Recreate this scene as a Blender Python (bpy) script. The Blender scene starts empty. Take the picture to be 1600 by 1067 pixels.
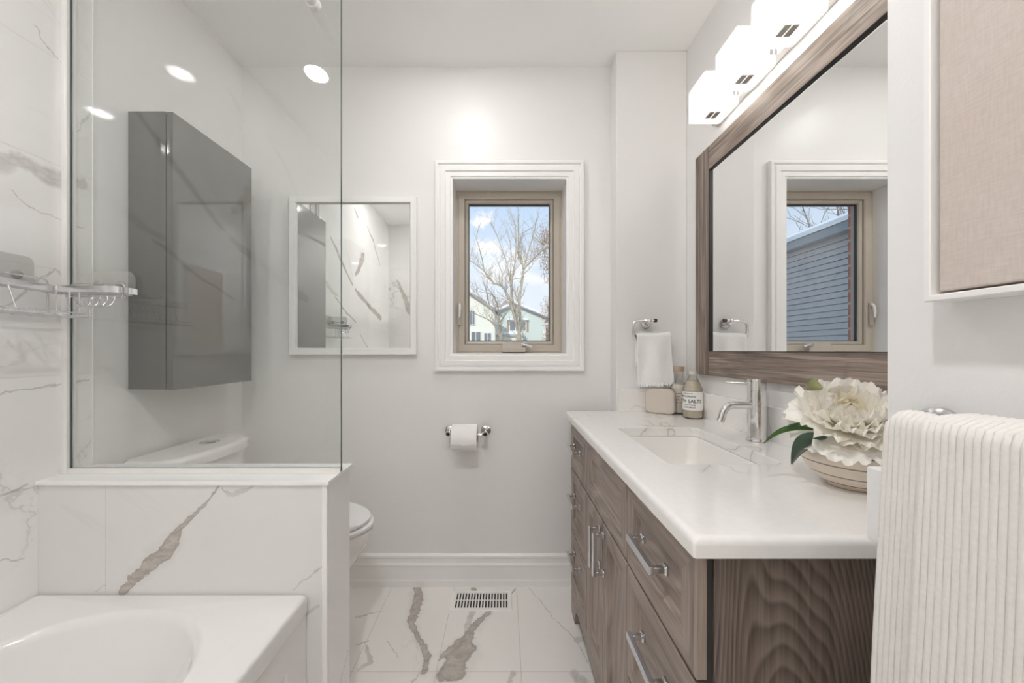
import bpy, bmesh, math, random
from mathutils import Vector, Matrix, noise as mnoise

S = bpy.context.scene
COL = S.collection
PI = math.pi
R = math.radians

# ------------------------------------------------------------------ camera
cam_d = bpy.data.cameras.new('camera')
cam_d.sensor_fit = 'HORIZONTAL'
cam_d.sensor_width = 36.0
cam_d.lens = 36.0 * 590.0 / 1600.0
cam_d.shift_x = 12.0 / 1600.0
cam_d.shift_y = 13.5 / 1600.0
cam_d.clip_start = 0.02
cam_d.clip_end = 400
cam = bpy.data.objects.new('camera', cam_d)
COL.objects.link(cam)
cam.location = (0, 0, 1.173)
cam.rotation_euler = (R(90), 0, 0)
S.camera = cam

# ------------------------------------------------------------------ colour management
S.view_settings.view_transform = 'Standard'
S.view_settings.look = 'None'
S.view_settings.gamma = 1.0
S.view_settings.exposure = 0.36
S.view_settings.use_curve_mapping = False
try:
    S.cycles.use_denoising = True
    S.cycles.max_bounces = 20
    S.cycles.diffuse_bounces = 16
    S.cycles.glossy_bounces = 8
    S.cycles.transparent_max_bounces = 24
    S.cycles.transmission_bounces = 12
    S.cycles.caustics_reflective = False
    S.cycles.caustics_refractive = False
    S.cycles.sample_clamp_indirect = 40.0
    S.cycles.blur_glossy = 0.0
except Exception:
    pass

LENS_W = 375.0          # radiance of the recessed ceiling lights
POT_COL = (1.0, 0.985, 0.975)
SHADE_E = 0.24          # glow of the vanity light glass
BULB_E = 66.0
SKY_STRENGTH = 0.84

# ------------------------------------------------------------------ node helper
class NT:
    def __init__(s, tree):
        s.t = tree; s.n = tree.nodes; s.l = tree.links
    def node(s, typ, **kw):
        n = s.n.new(typ)
        for k, v in kw.items(): setattr(n, k, v)
        return n
    def put(s, sock, v):
        if v is None: return
        if isinstance(v, bpy.types.NodeSocket): s.l.new(v, sock)
        elif isinstance(v, (tuple, list)) and len(v) == 3 and sock.type == 'RGBA': sock.default_value = (*v, 1)
        else: sock.default_value = v
    def m(s, op, a, b=None, c=None, clamp=False):
        n = s.node('ShaderNodeMath', operation=op, use_clamp=clamp)
        s.put(n.inputs[0], a); s.put(n.inputs[1], b); s.put(n.inputs[2], c)
        return n.outputs[0]
    def vm(s, op, a, b=None, out=0):
        n = s.node('ShaderNodeVectorMath', operation=op)
        s.put(n.inputs[0], a); s.put(n.inputs[1], b)
        return n.outputs[out]
    def pos(s): return s.node('ShaderNodeNewGeometry').outputs['Position']
    def obj(s): return s.node('ShaderNodeTexCoord').outputs['Object']
    def gen(s): return s.node('ShaderNodeTexCoord').outputs['Generated']
    def sep(s, v):
        n = s.node('ShaderNodeSeparateXYZ'); s.put(n.inputs[0], v); return n.outputs
    def comb(s, x=0, y=0, z=0):
        n = s.node('ShaderNodeCombineXYZ')
        for i, v in enumerate((x, y, z)): s.put(n.inputs[i], v)
        return n.outputs[0]
    def scale(s, v, sc): return s.vm('MULTIPLY', v, sc)
    def noise(s, v, sc=5, det=3, rough=.5, dist=0, col=False):
        n = s.node('ShaderNodeTexNoise')
        s.put(n.inputs['Vector'], v); s.put(n.inputs['Scale'], sc); s.put(n.inputs['Detail'], det)
        s.put(n.inputs['Roughness'], rough); s.put(n.inputs['Distortion'], dist)
        return n.outputs['Color' if col else 'Fac']
    def mr(s, v, a, b, c=0.0, d=1.0, smooth=False):
        n = s.node('ShaderNodeMapRange')
        if smooth: n.interpolation_type = 'SMOOTHSTEP'
        n.clamp = True
        for i, x in enumerate((v, a, b, c, d)): s.put(n.inputs[i], x)
        return n.outputs[0]
    def mix(s, f, a, b, blend='MIX'):
        n = s.node('ShaderNodeMix', data_type='RGBA', blend_type=blend)
        s.put(n.inputs[0], f); s.put(n.inputs[6], a); s.put(n.inputs[7], b)
        return n.outputs[2]
    def bump(s, h, strength=.3, dist=.002):
        n = s.node('ShaderNodeBump')
        s.put(n.inputs['Height'], h); n.inputs['Strength'].default_value = strength; n.inputs['Distance'].default_value = dist
        return n.outputs[0]

def new_mat(name):
    m = bpy.data.materials.new(name); m.use_nodes = True
    nt = NT(m.node_tree)
    for n in list(nt.n): nt.n.remove(n)
    out = nt.node('ShaderNodeOutputMaterial')
    return m, nt, out

def PB(nt, out, color=(.8, .8, .8), rough=.5, metal=0.0, normal=None, **kw):
    p = nt.node('ShaderNodeBsdfPrincipled')
    nt.put(p.inputs['Base Color'], color); nt.put(p.inputs['Roughness'], rough); nt.put(p.inputs['Metallic'], metal)
    if normal is not None: nt.put(p.inputs['Normal'], normal)
    for k, v in kw.items(): nt.put(p.inputs[k.replace('_', ' ')], v)
    nt.l.new(p.outputs[0], out.inputs[0])
    return p

def simple(name, color, rough=.5, metal=0.0, bump=None, var=0.0, **kw):
    """plain surface with a touch of noise in colour (var) and relief (bump = scale, strength, distance)"""
    m, nt, out = new_mat(name)
    col = color; nrm = None
    if var:
        f = nt.noise(nt.pos(), 9, 3)
        col = nt.mix(nt.mr(f, .3, .7), tuple(c * (1 - var) for c in color), tuple(min(1, c * (1 + var)) for c in color))
    if bump:
        nrm = nt.bump(nt.noise(nt.pos(), bump[0], 3), bump[1], bump[2])
    PB(nt, out, col, rough, metal, nrm, **kw)
    return m

def fresnel_glass(name, tint, ior=1.5, edge=None):
    """clear flat glass: see-through tinted, reflecting by fresnel on each of its two faces"""
    m, nt, out = new_mat(name)
    bf = nt.node('ShaderNodeNewGeometry').outputs['Backfacing']
    fr = nt.node('ShaderNodeFresnel')
    nt.put(fr.inputs['IOR'], nt.m('MULTIPLY_ADD', bf, 1 / ior - ior, ior))
    tr = nt.node('ShaderNodeBsdfTransparent'); nt.put(tr.inputs[0], tint)
    gl = nt.node('ShaderNodeBsdfGlossy'); gl.inputs['Roughness'].default_value = 0.0
    nt.put(gl.inputs[0], (1, 1, 1))
    mx = nt.node('ShaderNodeMixShader')
    nt.put(mx.inputs[0], fr.outputs[0]); nt.l.new(tr.outputs[0], mx.inputs[1]); nt.l.new(gl.outputs[0], mx.inputs[2])
    nt.l.new(mx.outputs[0], out.inputs[0])
    return m

# ------------------------------------------------------------------ world: winter sky with small clouds
W = bpy.data.worlds.new('sky'); S.world = W; W.use_nodes = True
wn = NT(W.node_tree)
for n in list(wn.n): wn.n.remove(n)
wo = wn.node('ShaderNodeOutputWorld'); wb = wn.node('ShaderNodeBackground')
d = wn.node('ShaderNodeTexCoord').outputs['Generated']
zz = wn.sep(d)[2]
sky = wn.mix(wn.mr(zz, .02, .5), (.90, .93, .98), (.40, .63, .94))
sky = wn.mix(wn.mr(zz, -.05, .0), (.70, .70, .70), sky)
cl = wn.noise(wn.scale(d, (1, 1, 2.2)), 3.2, 5, .55)
cm = wn.mr(cl, .56, .70, 0, .8, True)
nz = wn.m('MULTIPLY', wn.m('SUBTRACT', wn.noise(d, 26, 4, .6), .5), .05)
def blob(c, rx, rz):
    q = wn.vm('DIVIDE', wn.vm('SUBTRACT', d, c), (rx, 1.0, rz))
    return wn.mr(wn.m('ADD', wn.vm('LENGTH', q, out=1), wn.m('MULTIPLY', nz, 60)), .30, 1.10, 1, 0, True)
for (c, rx, rz) in (((-.056, .943, .326), .032, .022), ((-.041, .964, .263), .042, .020), ((-.027, .983, .183), .02, .012)):
    cm = wn.m('MAXIMUM', cm, blob(c, rx, rz))
sky = wn.mix(cm, sky, (1.0, 1.0, 1.02))
wn.put(wb.inputs[0], sky); wb.inputs[1].default_value = SKY_STRENGTH
wn.l.new(wb.outputs[0], wo.inputs[0])

sun_d = bpy.data.lights.new('sun', 'SUN'); sun_d.energy = 2.1; sun_d.angle = R(.6); sun_d.color = (1, .95, .88)
sun = bpy.data.objects.new('sun', sun_d); COL.objects.link(sun)
sun.rotation_euler = Vector((.25, .8, -.55)).to_track_quat('-Z', 'Y').to_euler()

# ------------------------------------------------------------------ mesh helper
class MB:
    def __init__(s): s.bm = bmesh.new(); s.mi = 0
    def face(s, vs, mi=None):
        try:
            f = s.bm.faces.new(vs); f.material_index = s.mi if mi is None else mi; return f
        except ValueError: return None
    def v(s, p): return s.bm.verts.new(p)
    def box(s, x0, x1, y0, y1, z0, z1, bev=0.0, seg=2, mi=None):
        x0, x1 = min(x0, x1), max(x0, x1); y0, y1 = min(y0, y1), max(y0, y1); z0, z1 = min(z0, z1), max(z0, z1)
        vs = [s.v((x, y, z)) for z in (z0, z1) for y in (y0, y1) for x in (x0, x1)]
        fs = [s.face([vs[i] for i in q], mi) for q in ((0, 2, 3, 1), (4, 5, 7, 6), (0, 1, 5, 4), (2, 6, 7, 3), (0, 4, 6, 2), (1, 3, 7, 5))]
        if bev > 0:
            es = set(e for f in fs for e in f.edges)
            bmesh.ops.bevel(s.bm, geom=list(es), offset=bev, segments=seg, profile=.5, affect='EDGES', material=-1)
        return s
    def loft(s, rings, cap0=True, cap1=True, close=False, mi=None, closed_ring=True):
        vr = [[s.v(p) for p in r] for r in rings]
        n = len(vr[0])
        pairs = list(zip(vr, vr[1:])) + ([(vr[-1], vr[0])] if close else [])
        for a, b in pairs:
            for i in range(n if closed_ring else n - 1):
                j = (i + 1) % n
                s.face([a[i], a[j], b[j], b[i]], mi)
        if not close and closed_ring:
            if cap0: s.face(list(reversed(vr[0])), mi)
            if cap1: s.face(vr[-1], mi)
        return s
    def grid(s, fn, nu, nv, mi=None):
        g = [[s.v(fn(i / nu, j / nv)) for j in range(nv + 1)] for i in range(nu + 1)]
        for i in range(nu):
            for j in range(nv):
                s.face([g[i][j], g[i + 1][j], g[i + 1][j + 1], g[i][j + 1]], mi)
        return s
    def tube(s, pts, r, n=10, closed=False, caps=True, flat=None, mi=None, up=None):
        """sweep a circle (or a flat=(w,h) rectangle) along points"""
        P = [Vector(p) for p in pts]; N = len(P)
        T = []
        for i in range(N):
            a = P[(i - 1) % N] if (closed or i > 0) else P[i]
            b = P[(i + 1) % N] if (closed or i < N - 1) else P[i]
            T.append((b - a).normalized())
        u = Vector(up) if up else (Vector((0, 0, 1)) if abs(T[0].z) < .9 else Vector((0, 1, 0)))
        u = (u - T[0] * u.dot(T[0])).normalized()
        rings = []
        for i in range(N):
            u = (u - T[i] * u.dot(T[i]))
            u = u.normalized() if u.length > 1e-6 else Vector((1, 0, 0))
            w = T[i].cross(u)
            ri = r[i] if isinstance(r, (list, tuple)) else r
            if flat:
                hw, hh = flat[0] / 2, flat[1] / 2
                rings.append([P[i] + w * a * hw + u * b * hh for a, b in ((-1, -1), (1, -1), (1, 1), (-1, 1))])
            else:
                rings.append([P[i] + (w * math.cos(2 * PI * k / n) + u * math.sin(2 * PI * k / n)) * ri for k in range(n)])
        return s.loft(rings, caps, caps, closed, mi)
    def cyl(s, p0, p1, r, r2=None, n=24, mi=None):
        return s.tube([p0, p1], [r, r if r2 is None else r2], n, mi=mi)
    def lathe(s, prof, c=(0, 0, 0), n=40, cap0=True, cap1=True, mi=None, axis='z'):
        def pt(r, h, a):
            if axis == 'z': return (c[0] + r * math.cos(a), c[1] + r * math.sin(a), c[2] + h)
            if axis == 'y': return (c[0] + r * math.cos(a), c[1] + h, c[2] + r * math.sin(a))
            return (c[0] + h, c[1] + r * math.cos(a), c[2] + r * math.sin(a))
        return s.loft([[pt(max(r, 1e-4), h, 2 * PI * k / n) for k in range(n)] for r, h in prof], cap0, cap1, mi=mi)
    def stack(s, rect, layers, mp, cap0=False, cap1=True, close=False, mis=None):
        """mitred rectangle profile: layers of (inset, depth) round rect (u0,u1,v0,v1)"""
        u0, u1, v0, v1 = rect
        vr = []
        for i, dpt in layers:
            vr.append([s.v(mp(*q, dpt)) for q in ((u0 + i, v0 + i), (u1 - i, v0 + i), (u1 - i, v1 - i), (u0 + i, v1 - i))])
        pairs = list(zip(vr, vr[1:])) + ([(vr[-1], vr[0])] if close else [])
        for a, b in pairs:
            for k in range(4):
                j = (k + 1) % 4
                s.face([a[k], a[j], b[j], b[k]], mis[k % 2] if mis else None)
        if not close:
            if cap0: s.face(list(reversed(vr[0])), mis[0] if mis else None)
            if cap1: s.face(vr[-1], mis[2] if mis else None)
        return s
    def ball(s, c, rx, ry=None, rz=None, nu=16, nv=10, mi=None):
        ry = ry or rx; rz = rz or rx
        prof = [(math.sin(PI * j / nv), -math.cos(PI * j / nv)) for j in range(nv + 1)]
        return s.loft([[(c[0] + rx * max(a, .002) * math.cos(2 * PI * k / nu), c[1] + ry * max(a, .002) * math.sin(2 * PI * k / nu), c[2] + rz * h) for k in range(nu)] for a, h in prof], mi=mi)
    def build(s, name, mat, parent=None, angle=38, flat=False, kind=None):
        bm = s.bm
        bmesh.ops.recalc_face_normals(bm, faces=bm.faces[:])
        if not flat:
            ca = R(angle)
            for f in bm.faces: f.smooth = True
            for e in bm.edges:
                e.smooth = (len(e.link_faces) == 2 and e.calc_face_angle(0) < ca)
        me = bpy.data.meshes.new(name)
        org = wloc(parent) if parent else Vector((0, 0, 0))
        if org.length: bmesh.ops.translate(bm, verts=bm.verts[:], vec=-org)
        bm.to_mesh(me); bm.free()
        for m in (mat if isinstance(mat, (list, tuple)) else [mat]): me.materials.append(m)
        o = bpy.data.objects.new(name, me); COL.objects.link(o)
        if parent: o.parent = parent
        if kind: o['kind'] = kind
        if not flat:
            wm = o.modifiers.new('weighted_normals', 'WEIGHTED_NORMAL'); wm.keep_sharp = True
        return o

def wloc(o):
    v = Vector((0, 0, 0))
    while o is not None:
        v = v + Vector(o.location); o = o.parent
    return v

def thing(name, label, cat, loc, group=None):
    o = bpy.data.objects.new(name, None); COL.objects.link(o)
    o.empty_display_size = .05
    o.location = loc; o['label'] = label; o['category'] = cat; o['kind'] = 'thing'
    if group: o['group'] = group
    return o

def tag(o, label, cat, group=None):
    o['label'] = label; o['category'] = cat; o['kind'] = 'thing'
    if group: o['group'] = group
    return o

def struct(name, loc=(0, 0, 0)):
    o = bpy.data.objects.new(name, None); COL.objects.link(o); o.location = loc; o['kind'] = 'structure'
    o.empty_display_size = .05
    return o

def rr(u0, u1, v0, v1, r, k=6):
    """rounded rectangle outline, 4*(k+1) points"""
    pts = []
    for (cu, cv, a0) in ((u1 - r, v1 - r, 0), (u0 + r, v1 - r, 90), (u0 + r, v0 + r, 180), (u1 - r, v0 + r, 270)):
        for i in range(k + 1):
            a = R(a0 + 90 * i / k); pts.append((cu + r * math.cos(a), cv + r * math.sin(a)))
    return pts

def arc(c, r, a0, a1, n, mp):
    return [mp(c[0] + r * math.cos(R(a0 + (a1 - a0) * i / n)), c[1] + r * math.sin(R(a0 + (a1 - a0) * i / n))) for i in range(n + 1)]
# ------------------------------------------------------------------ materials
def marble(name, ax, strong, faint, u_joint=None, v_joint=None, generic=.5, base=(.76, .755, .74), rough=.12, grout=(.52, .50, .48), gseed=0.0, warm=1.0, brick=0.0, gw=.0016):
    """porcelain marble tile: veins given as polylines of (u, v, half width) in metres on the plane ax, thin joints between tiles"""
    m, nt, out = new_mat(name)
    P = nt.pos(); sp = nt.sep(P)
    u, v = sp[ax[0]], sp[ax[1]]
    n1 = nt.noise(P, 7, 4, .55, col=True); n2 = nt.noise(P, 42, 3, .6, col=True)
    off = nt.vm('ADD', nt.scale(nt.vm('SUBTRACT', n1, (.5, .5, .5)), (.045,) * 3), nt.scale(nt.vm('SUBTRACT', n2, (.5, .5, .5)), (.022,) * 3))
    os_ = nt.sep(off)
    qu = nt.m('ADD', u, os_[0]); qv = nt.m('ADD', v, os_[1])
    wob = nt.mr(nt.noise(P, 16, 3), .3, .7, .72, 1.3)
    def chain(polys):
        best = None
        for pl in polys:
            for (a, b) in zip(pl, pl[1:]):
                du, dv = b[0] - a[0], b[1] - a[1]; L = math.hypot(du, dv)
                if L < 1e-5: continue
                du /= L; dv /= L
                al = nt.m('MULTIPLY_ADD', qu, du, nt.m('MULTIPLY_ADD', qv, dv, -(a[0] * du + a[1] * dv)))
                sd = nt.m('MULTIPLY_ADD', qu, -dv, nt.m('MULTIPLY_ADD', qv, du, a[0] * dv - a[1] * du))
                t = nt.mr(al, 0, L)
                e = nt.m('MULTIPLY_ADD', t, -L, al)
                dist = nt.m('SQRT', nt.m('MULTIPLY_ADD', e, e, nt.m('MULTIPLY', sd, sd)))
                w = nt.m('MULTIPLY_ADD', t, b[2] - a[2], a[2])
                ratio = nt.m('DIVIDE', dist, w)
                best = ratio if best is None else nt.m('MINIMUM', best, ratio)
        return nt.m('MULTIPLY', best, wob) if best is not None else None
    col = nt.mix(nt.mr(nt.noise(P, 2.2, 4, .6), .35, .7), tuple(c * .965 for c in base), base)
    # soft cloudy grey and thin hair veins everywhere
    if generic > 0:
        g = nt.noise(nt.vm('ADD', nt.scale(P, (1.0, .75, 1.0)), (gseed, gseed * .7, gseed * 1.3)), 1.5, 6, .62, .9)
        ridge = nt.m('ABSOLUTE', nt.m('SUBTRACT', g, .5))
        gm = nt.noise(nt.vm('ADD', P, (gseed, 3.1, 7.7)), 1.7, 2)
        thin = nt.m('MULTIPLY', nt.mr(ridge, .0015, .011, 1, 0, True), nt.mr(gm, .5, .66, 0, .7 * generic))
        wide = nt.m('MULTIPLY', nt.mr(ridge, .005, .06, 1, 0, True), nt.mr(gm, .52, .72, 0, .32 * generic))
        col = nt.mix(wide, col, (.50, .485, .465)); col = nt.mix(thin, col, (.30, .285, .265))
    stri = nt.noise(nt.scale(nt.vm('ADD', P, off), (9, 9, 30)), 3, 5, .65)
    rf = chain(faint)
    if rf is not None:
        col = nt.mix(nt.m('MULTIPLY', nt.mr(rf, .55, 1.25, 1, 0, True), nt.mr(stri, .3, .7, .35, .8)), col, (.48, .46, .44))
    rs = chain(strong)
    if rs is not None:
        dark = nt.mix(nt.mr(stri, .35, .65), (.52 * warm, .475 * warm, .43), (.34 * warm, .30 * warm, .265))
        edge = nt.m('MULTIPLY', nt.mr(rs, .55, .88, 0, 1, True), nt.mr(rs, .9, 1.1, 1, 0, True))
        dark = nt.mix(nt.m('MULTIPLY', edge, .5), dark, (.25 * warm, .215 * warm, .185))
        halo = nt.mr(rs, 1.0, 2.2, .22, 0, True)
        col = nt.mix(halo, col, (.55, .53, .50))
        col = nt.mix(nt.m('MULTIPLY', nt.mr(rs, .85, 1.08, 1, 0, True), .86), col, dark)
    gm_ = None
    if u_joint:
        uu = u
        if brick and v_joint:
            row = nt.m('FLOOR', nt.m('DIVIDE', nt.m('SUBTRACT', v, v_joint[0]), v_joint[1]))
            uu = nt.m('MULTIPLY_ADD', nt.m('MODULO', nt.m('ABSOLUTE', row), 2), brick, u)
        a = nt.m('PINGPONG', nt.m('SUBTRACT', uu, u_joint[0]), u_joint[1] / 2)
        gm_ = nt.mr(a, gw * .5, gw, 1, 0)
    if v_joint:
        a = nt.m('PINGPONG', nt.m('SUBTRACT', v, v_joint[0]), v_joint[1] / 2)
        b = nt.mr(a, gw * .5, gw, 1, 0)
        gm_ = b if gm_ is None else nt.m('MAXIMUM', gm_, b)
    rg = rough
    nrm_ = None
    if gm_ is not None:
        col = nt.mix(nt.m('MULTIPLY', gm_, .75), col, grout)
        rg = nt.mr(gm_, 0, 1, rough, .7)
        nrm_ = nt.bump(nt.m('SUBTRACT', 1.0, gm_), .35, .0008)
    PB(nt, out, col, rg, 0, nrm_, Specular_IOR_Level=.75)
    return m

KNEE_S = [[(-0.791, 0.800, 0.0027), (-0.825, 0.755, 0.0033), (-0.858, 0.715, 0.006), (-0.898, 0.678, 0.0114), (-0.922, 0.641, 0.020), (-0.972, 0.594, 0.021), (-1.012, 0.554, 0.0167), (-1.046, 0.527, 0.0124), (-1.069, 0.494, 0.0087)],
          ]
KNEE_F = [[(-0.788, 0.785, 0.0027), (-0.764, 0.765, 0.0087), (-0.731, 0.778, 0.007), (-0.694, 0.800, 0.0027)], [(-0.59, 0.5, 0.0018), (-0.543, 0.54, 0.0024), (-0.497, 0.572, 0.0024)], [(-1.139, 0.494, 0.0017), (-1.113, 0.512, 0.0024)], [(-.60, .40, .004), (-.52, .46, .004)]]
FLOOR_S = [[(-0.435, 1.882, 0.0167), (-0.412, 1.798, 0.0224), (-0.402, 1.705, 0.0212), (-0.393, 1.621, 0.0173), (-0.354, 1.545, 0.0113), (-0.322, 1.493, 0.0123), (-0.298, 1.436, 0.0144), (-0.289, 1.376, 0.0163)],
           [(-0.064, 1.705, 0.0094), (-0.113, 1.641, 0.018), (-0.159, 1.554, 0.0118), (-0.224, 1.46, 0.013), (-0.243, 1.42, 0.0032)],
           [(-0.129, 1.573, 0.007), (-0.15, 1.501, 0.032), (-0.176, 1.436, 0.044), (-0.187, 1.376, 0.048)],
           [(0.032, 1.804, 0.0056), (0.054, 1.849, 0.0049)], [(-.153, 1.882, .012), (-.146, 1.80, .014)]]
FLOOR_F = [[(-0.548, 1.493, 0.0066), (-0.502, 1.42, 0.0095), (-0.537, 1.38, 0.0061)], [(-0.146, 1.70, 0.0148), (-0.161, 1.573, 0.009)], [(0.117, 1.875, 0.0023), (0.187, 1.716, 0.0025), (0.24, 1.611, 0.002), (0.289, 1.527, 0.0034), (0.317, 1.413, 0.002)],
           [(-0.591, 1.501, 0.004), (-0.547, 1.519, 0.005)], [(-0.652, 1.657, 0.0047), (-0.603, 1.683, 0.004), (-0.55, 1.705, 0.0025)],
           [(-0.476, 1.519, 0.0017), (-0.43, 1.476, 0.0019), (-0.401, 1.444, 0.0016)], [(0.034, 1.376, 0.0122), (0.024, 1.331, 0.0089)],
           [(0.254, 1.376, 0.0184), (0.269, 1.331, 0.0266)], [(-0.303, 1.376, 0.003), (-0.329, 1.331, 0.0041)], [(0.289, 1.527, 0.0136), (0.333, 1.545, 0.0137)]]
LEFT_F = [[(0.80, 1.60, 0.016), (0.911, 1.629, 0.0182), (0.966, 1.65, 0.0258), (1.017, 1.681, 0.0204), (1.073, 1.674, 0.0286), (1.123, 1.667, 0.0262), (1.167, 1.683, 0.0195)],
          [(1.001, 1.593, 0.0022), (1.033, 1.565, 0.002), (1.104, 1.559, 0.002), (1.174, 1.547, 0.002)], [(1.05, 2.069, 0.0024), (1.073, 2.028, 0.0022), (1.101, 2.021, 0.002)],
          [(1.181, 1.921, 0.0036), (1.157, 1.859, 0.0022), (1.133, 1.789, 0.0022)], [(0.966, 1.061, 0.0025), (1.036, 1.06, 0.0033), (1.095, 1.063, 0.003), (1.179, 1.076, 0.003)],
          [(0.966, 1.271, 0.0022), (0.993, 1.292, 0.0042), (1.095, 1.403, 0.003), (1.117, 1.395, 0.003)], [(0.966, 0.805, 0.002), (1.004, 0.803, 0.0045), (1.03, 0.804, 0.002)], [(0.966, 0.633, 0.002), (0.994, 0.623, 0.003), (1.03, 0.604, 0.002)]]
LEFT_S = [[(0.911, 2.02, 0.0079), (0.807, 1.956, 0.0137), (0.645, 1.826, 0.0102), (0.502, 1.735, 0.0106)], [(0.444, 1.699, 0.0108), (0.344, 1.667, 0.0223), (0.124, 1.598, 0.0187), (-0.238, 1.51, 0.0281)],
          [(0.147, 2.346, 0.0068), (-0.023, 2.252, 0.0124), (-0.21, 2.065, 0.0074)], [(0.464, 2.403, 0.0061), (0.385, 2.354, 0.0157)], [(0.259, 2.023, 0.0409), (0.425, 1.842, 0.0124)],
          [(0.838, 1.581, 0.0059), (0.679, 1.503, 0.0072), (0.425, 1.422, 0.0047)], [(0.344, 1.316, 0.0048), (0.124, 1.19, 0.0068)]]
REAR_S = [[(-.95, 2.35, .02), (-.8, 2.2, .03), (-.7, 2.1, .02)], [(-1.2, 1.95, .01), (-1.05, 1.6, .03), (-.85, 1.45, .012)], [(-.9, 1.2, .01), (-.6, 1.0, .02)], [(-1.1, .9, .01), (-.95, .5, .02)]]

M = {}
M['knee'] = marble('knee_wall_tile', (0, 2), KNEE_S, KNEE_F, (-1.1125, .6125), (.19, .61), .08)
M['kneeend'] = marble('knee_wall_end_tile', (1, 2), [], [[(1.05, .10, .003), (1.2, .22, .003)]], None, (.155, 5.0), .15, base=(.90, .89, .885))
M['floor'] = marble('floor_tile', (0, 1), FLOOR_S, FLOOR_F, (.061, .3085), (1.3787, .61), .18, base=(.89, .865, .84), rough=.16, grout=(.40, .37, .33), gw=.0014)
M['left'] = marble('shower_tile_left', (1, 2), LEFT_S, LEFT_F, (.60, .61), (1.10, .306), .35, rough=.035, brick=.305, base=(.86, .855, .84), grout=(.66, .645, .62))
M['rear'] = marble('shower_tile_rear', (0, 2), REAR_S, [], (-1.0, .61), (1.10, .306), .9, rough=.035, brick=.305, gseed=4.0, grout=(.66, .645, .62))

def paint(name, color, rough, bsc=220, bst=.12, spec=.5):
    m, nt, out = new_mat(name)
    P = nt.pos()
    h = nt.m('ADD', nt.noise(P, bsc, 2), nt.m('MULTIPLY', nt.noise(P, 9, 2), .6))
    PB(nt, out, color, nt.mr(nt.noise(P, 5, 2), .3, .7, rough * .92, rough * 1.08), 0, nt.bump(h, bst, .0008), Specular_IOR_Level=spec)
    return m
M['wall'] = paint('wall_paint', (.805, .797, .787), .38)
M['near'] = paint('near_wall_paint', (.82, .815, .81), .42, 160, .35)
M['ceil'] = paint('ceiling_paint', (.90, .897, .89), .6)
M['trim'] = simple('trim_paint', (.87, .865, .855), .28)
M['cap'] = simple('white_stone_cap', (.88, .875, .87), .16)
M['acrylic'] = simple('tub_acrylic', (.80, .79, .78), .13, Coat_Weight=.4)
M['ceramic'] = simple('glazed_ceramic', (.84, .825, .80), .10, Coat_Weight=.5)
M['chrome'] = simple('chrome', (.80, .79, .78), .07, 1.0)
M['brushed'] = simple('brushed_nickel', (.60, .59, .58), .3, 1.0)
M['satin'] = simple('satin_chrome', (.72, .72, .73), .16, 1.0)
M['darktip'] = simple('dark_metal_tip', (.08, .05, .045), .2, .8)
M['mirror'] = simple('mirror_silver', (.90, .905, .90), .0, 1.0)
M['black'] = simple('black_liner', (.012, .011, .011), .45)
M['shadow'] = simple('painted_duct_shade', (.02, .017, .015), .7)  # near-black colour standing in for shade inside the floor duct
M['shower_glass'] = fresnel_glass('shower_glass', (.972, .98, .975))
M['glass_edge'] = simple('glass_edge_green', (.035, .075, .07), .12)
M['pane_glass'] = fresnel_glass('window_glass', (.985, .99, .99))
M['alu'] = simple('white_channel', (.80, .79, .77), .22, .0)
M['sash'] = simple('taupe_vinyl', (.50, .445, .375), .35, bump=(90, .05, .0005))
M['gasket'] = simple('dark_gasket', (.02, .025, .03), .5)
M['greygloss'] = simple('grey_gloss_lacquer', (.125, .120, .108), .045, Coat_Weight=1.0, Coat_Roughness=.02)
M['greyside'] = simple('grey_gloss_side', (.115, .110, .10), .07, Coat_Weight=.8)
M['paper'] = simple('tissue_paper', (.87, .86, .845), .9, bump=(300, .2, .0006))
M['card'] = simple('cardboard', (.50, .42, .33), .9)
M['vent'] = simple('white_enamel', (.86, .85, .83), .3)
M['white_plastic'] = simple('white_plastic', (.86, .855, .85), .3)
M['clearplate'] = None

def clear_plastic(name, tint, haze):
    m, nt, out = new_mat(name)
    tr = nt.node('ShaderNodeBsdfTransparent'); nt.put(tr.inputs[0], tint)
    p = nt.node('ShaderNodeBsdfPrincipled'); p.inputs['Roughness'].default_value = .25
    nt.put(p.inputs['Base Color'], (.78, .78, .765))
    mx = nt.node('ShaderNodeMixShader'); mx.inputs[0].default_value = haze
    nt.l.new(tr.outputs[0], mx.inputs[1]); nt.l.new(p.outputs[0], mx.inputs[2]); nt.l.new(mx.outputs[0], out.inputs[0])
    return m
M['clearplate'] = clear_plastic('adhesive_plate', (.94, .94, .935), .14)
M['clearhook'] = clear_plastic('clear_hook', (.80, .80, .79), .25)

def quartz():
    m, nt, out = new_mat('quartz_white')
    P = nt.pos()
    q = nt.vm('ADD', P, nt.scale(nt.vm('SUBTRACT', nt.noise(P, 9, 4, .6, col=True), (.5, .5, .5)), (.05,) * 3))
    g = nt.noise(q, 3.4, 2, .5, .35)
    ridge = nt.m('ABSOLUTE', nt.m('SUBTRACT', g, .5))
    msk = nt.mr(nt.noise(nt.vm('ADD', P, (5, 2, 1)), 4.5, 2), .5, .62)
    thin = nt.m('MULTIPLY', nt.mr(ridge, .0008, .005, 1, 0, True), msk)
    wide = nt.m('MULTIPLY', nt.mr(ridge, .0, .03, 1, 0, True), nt.m('MULTIPLY', msk, .22))
    base = nt.mix(nt.mr(nt.noise(P, 60, 3), .3, .7), (.835, .82, .80), (.86, .848, .83))
    col = nt.mix(wide, base, (.60, .56, .53)); col = nt.mix(nt.m('MULTIPLY', thin, .5), col, (.38, .35, .34))
    PB(nt, out, col, .11)
    return m
M['quartz'] = quartz()

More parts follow.
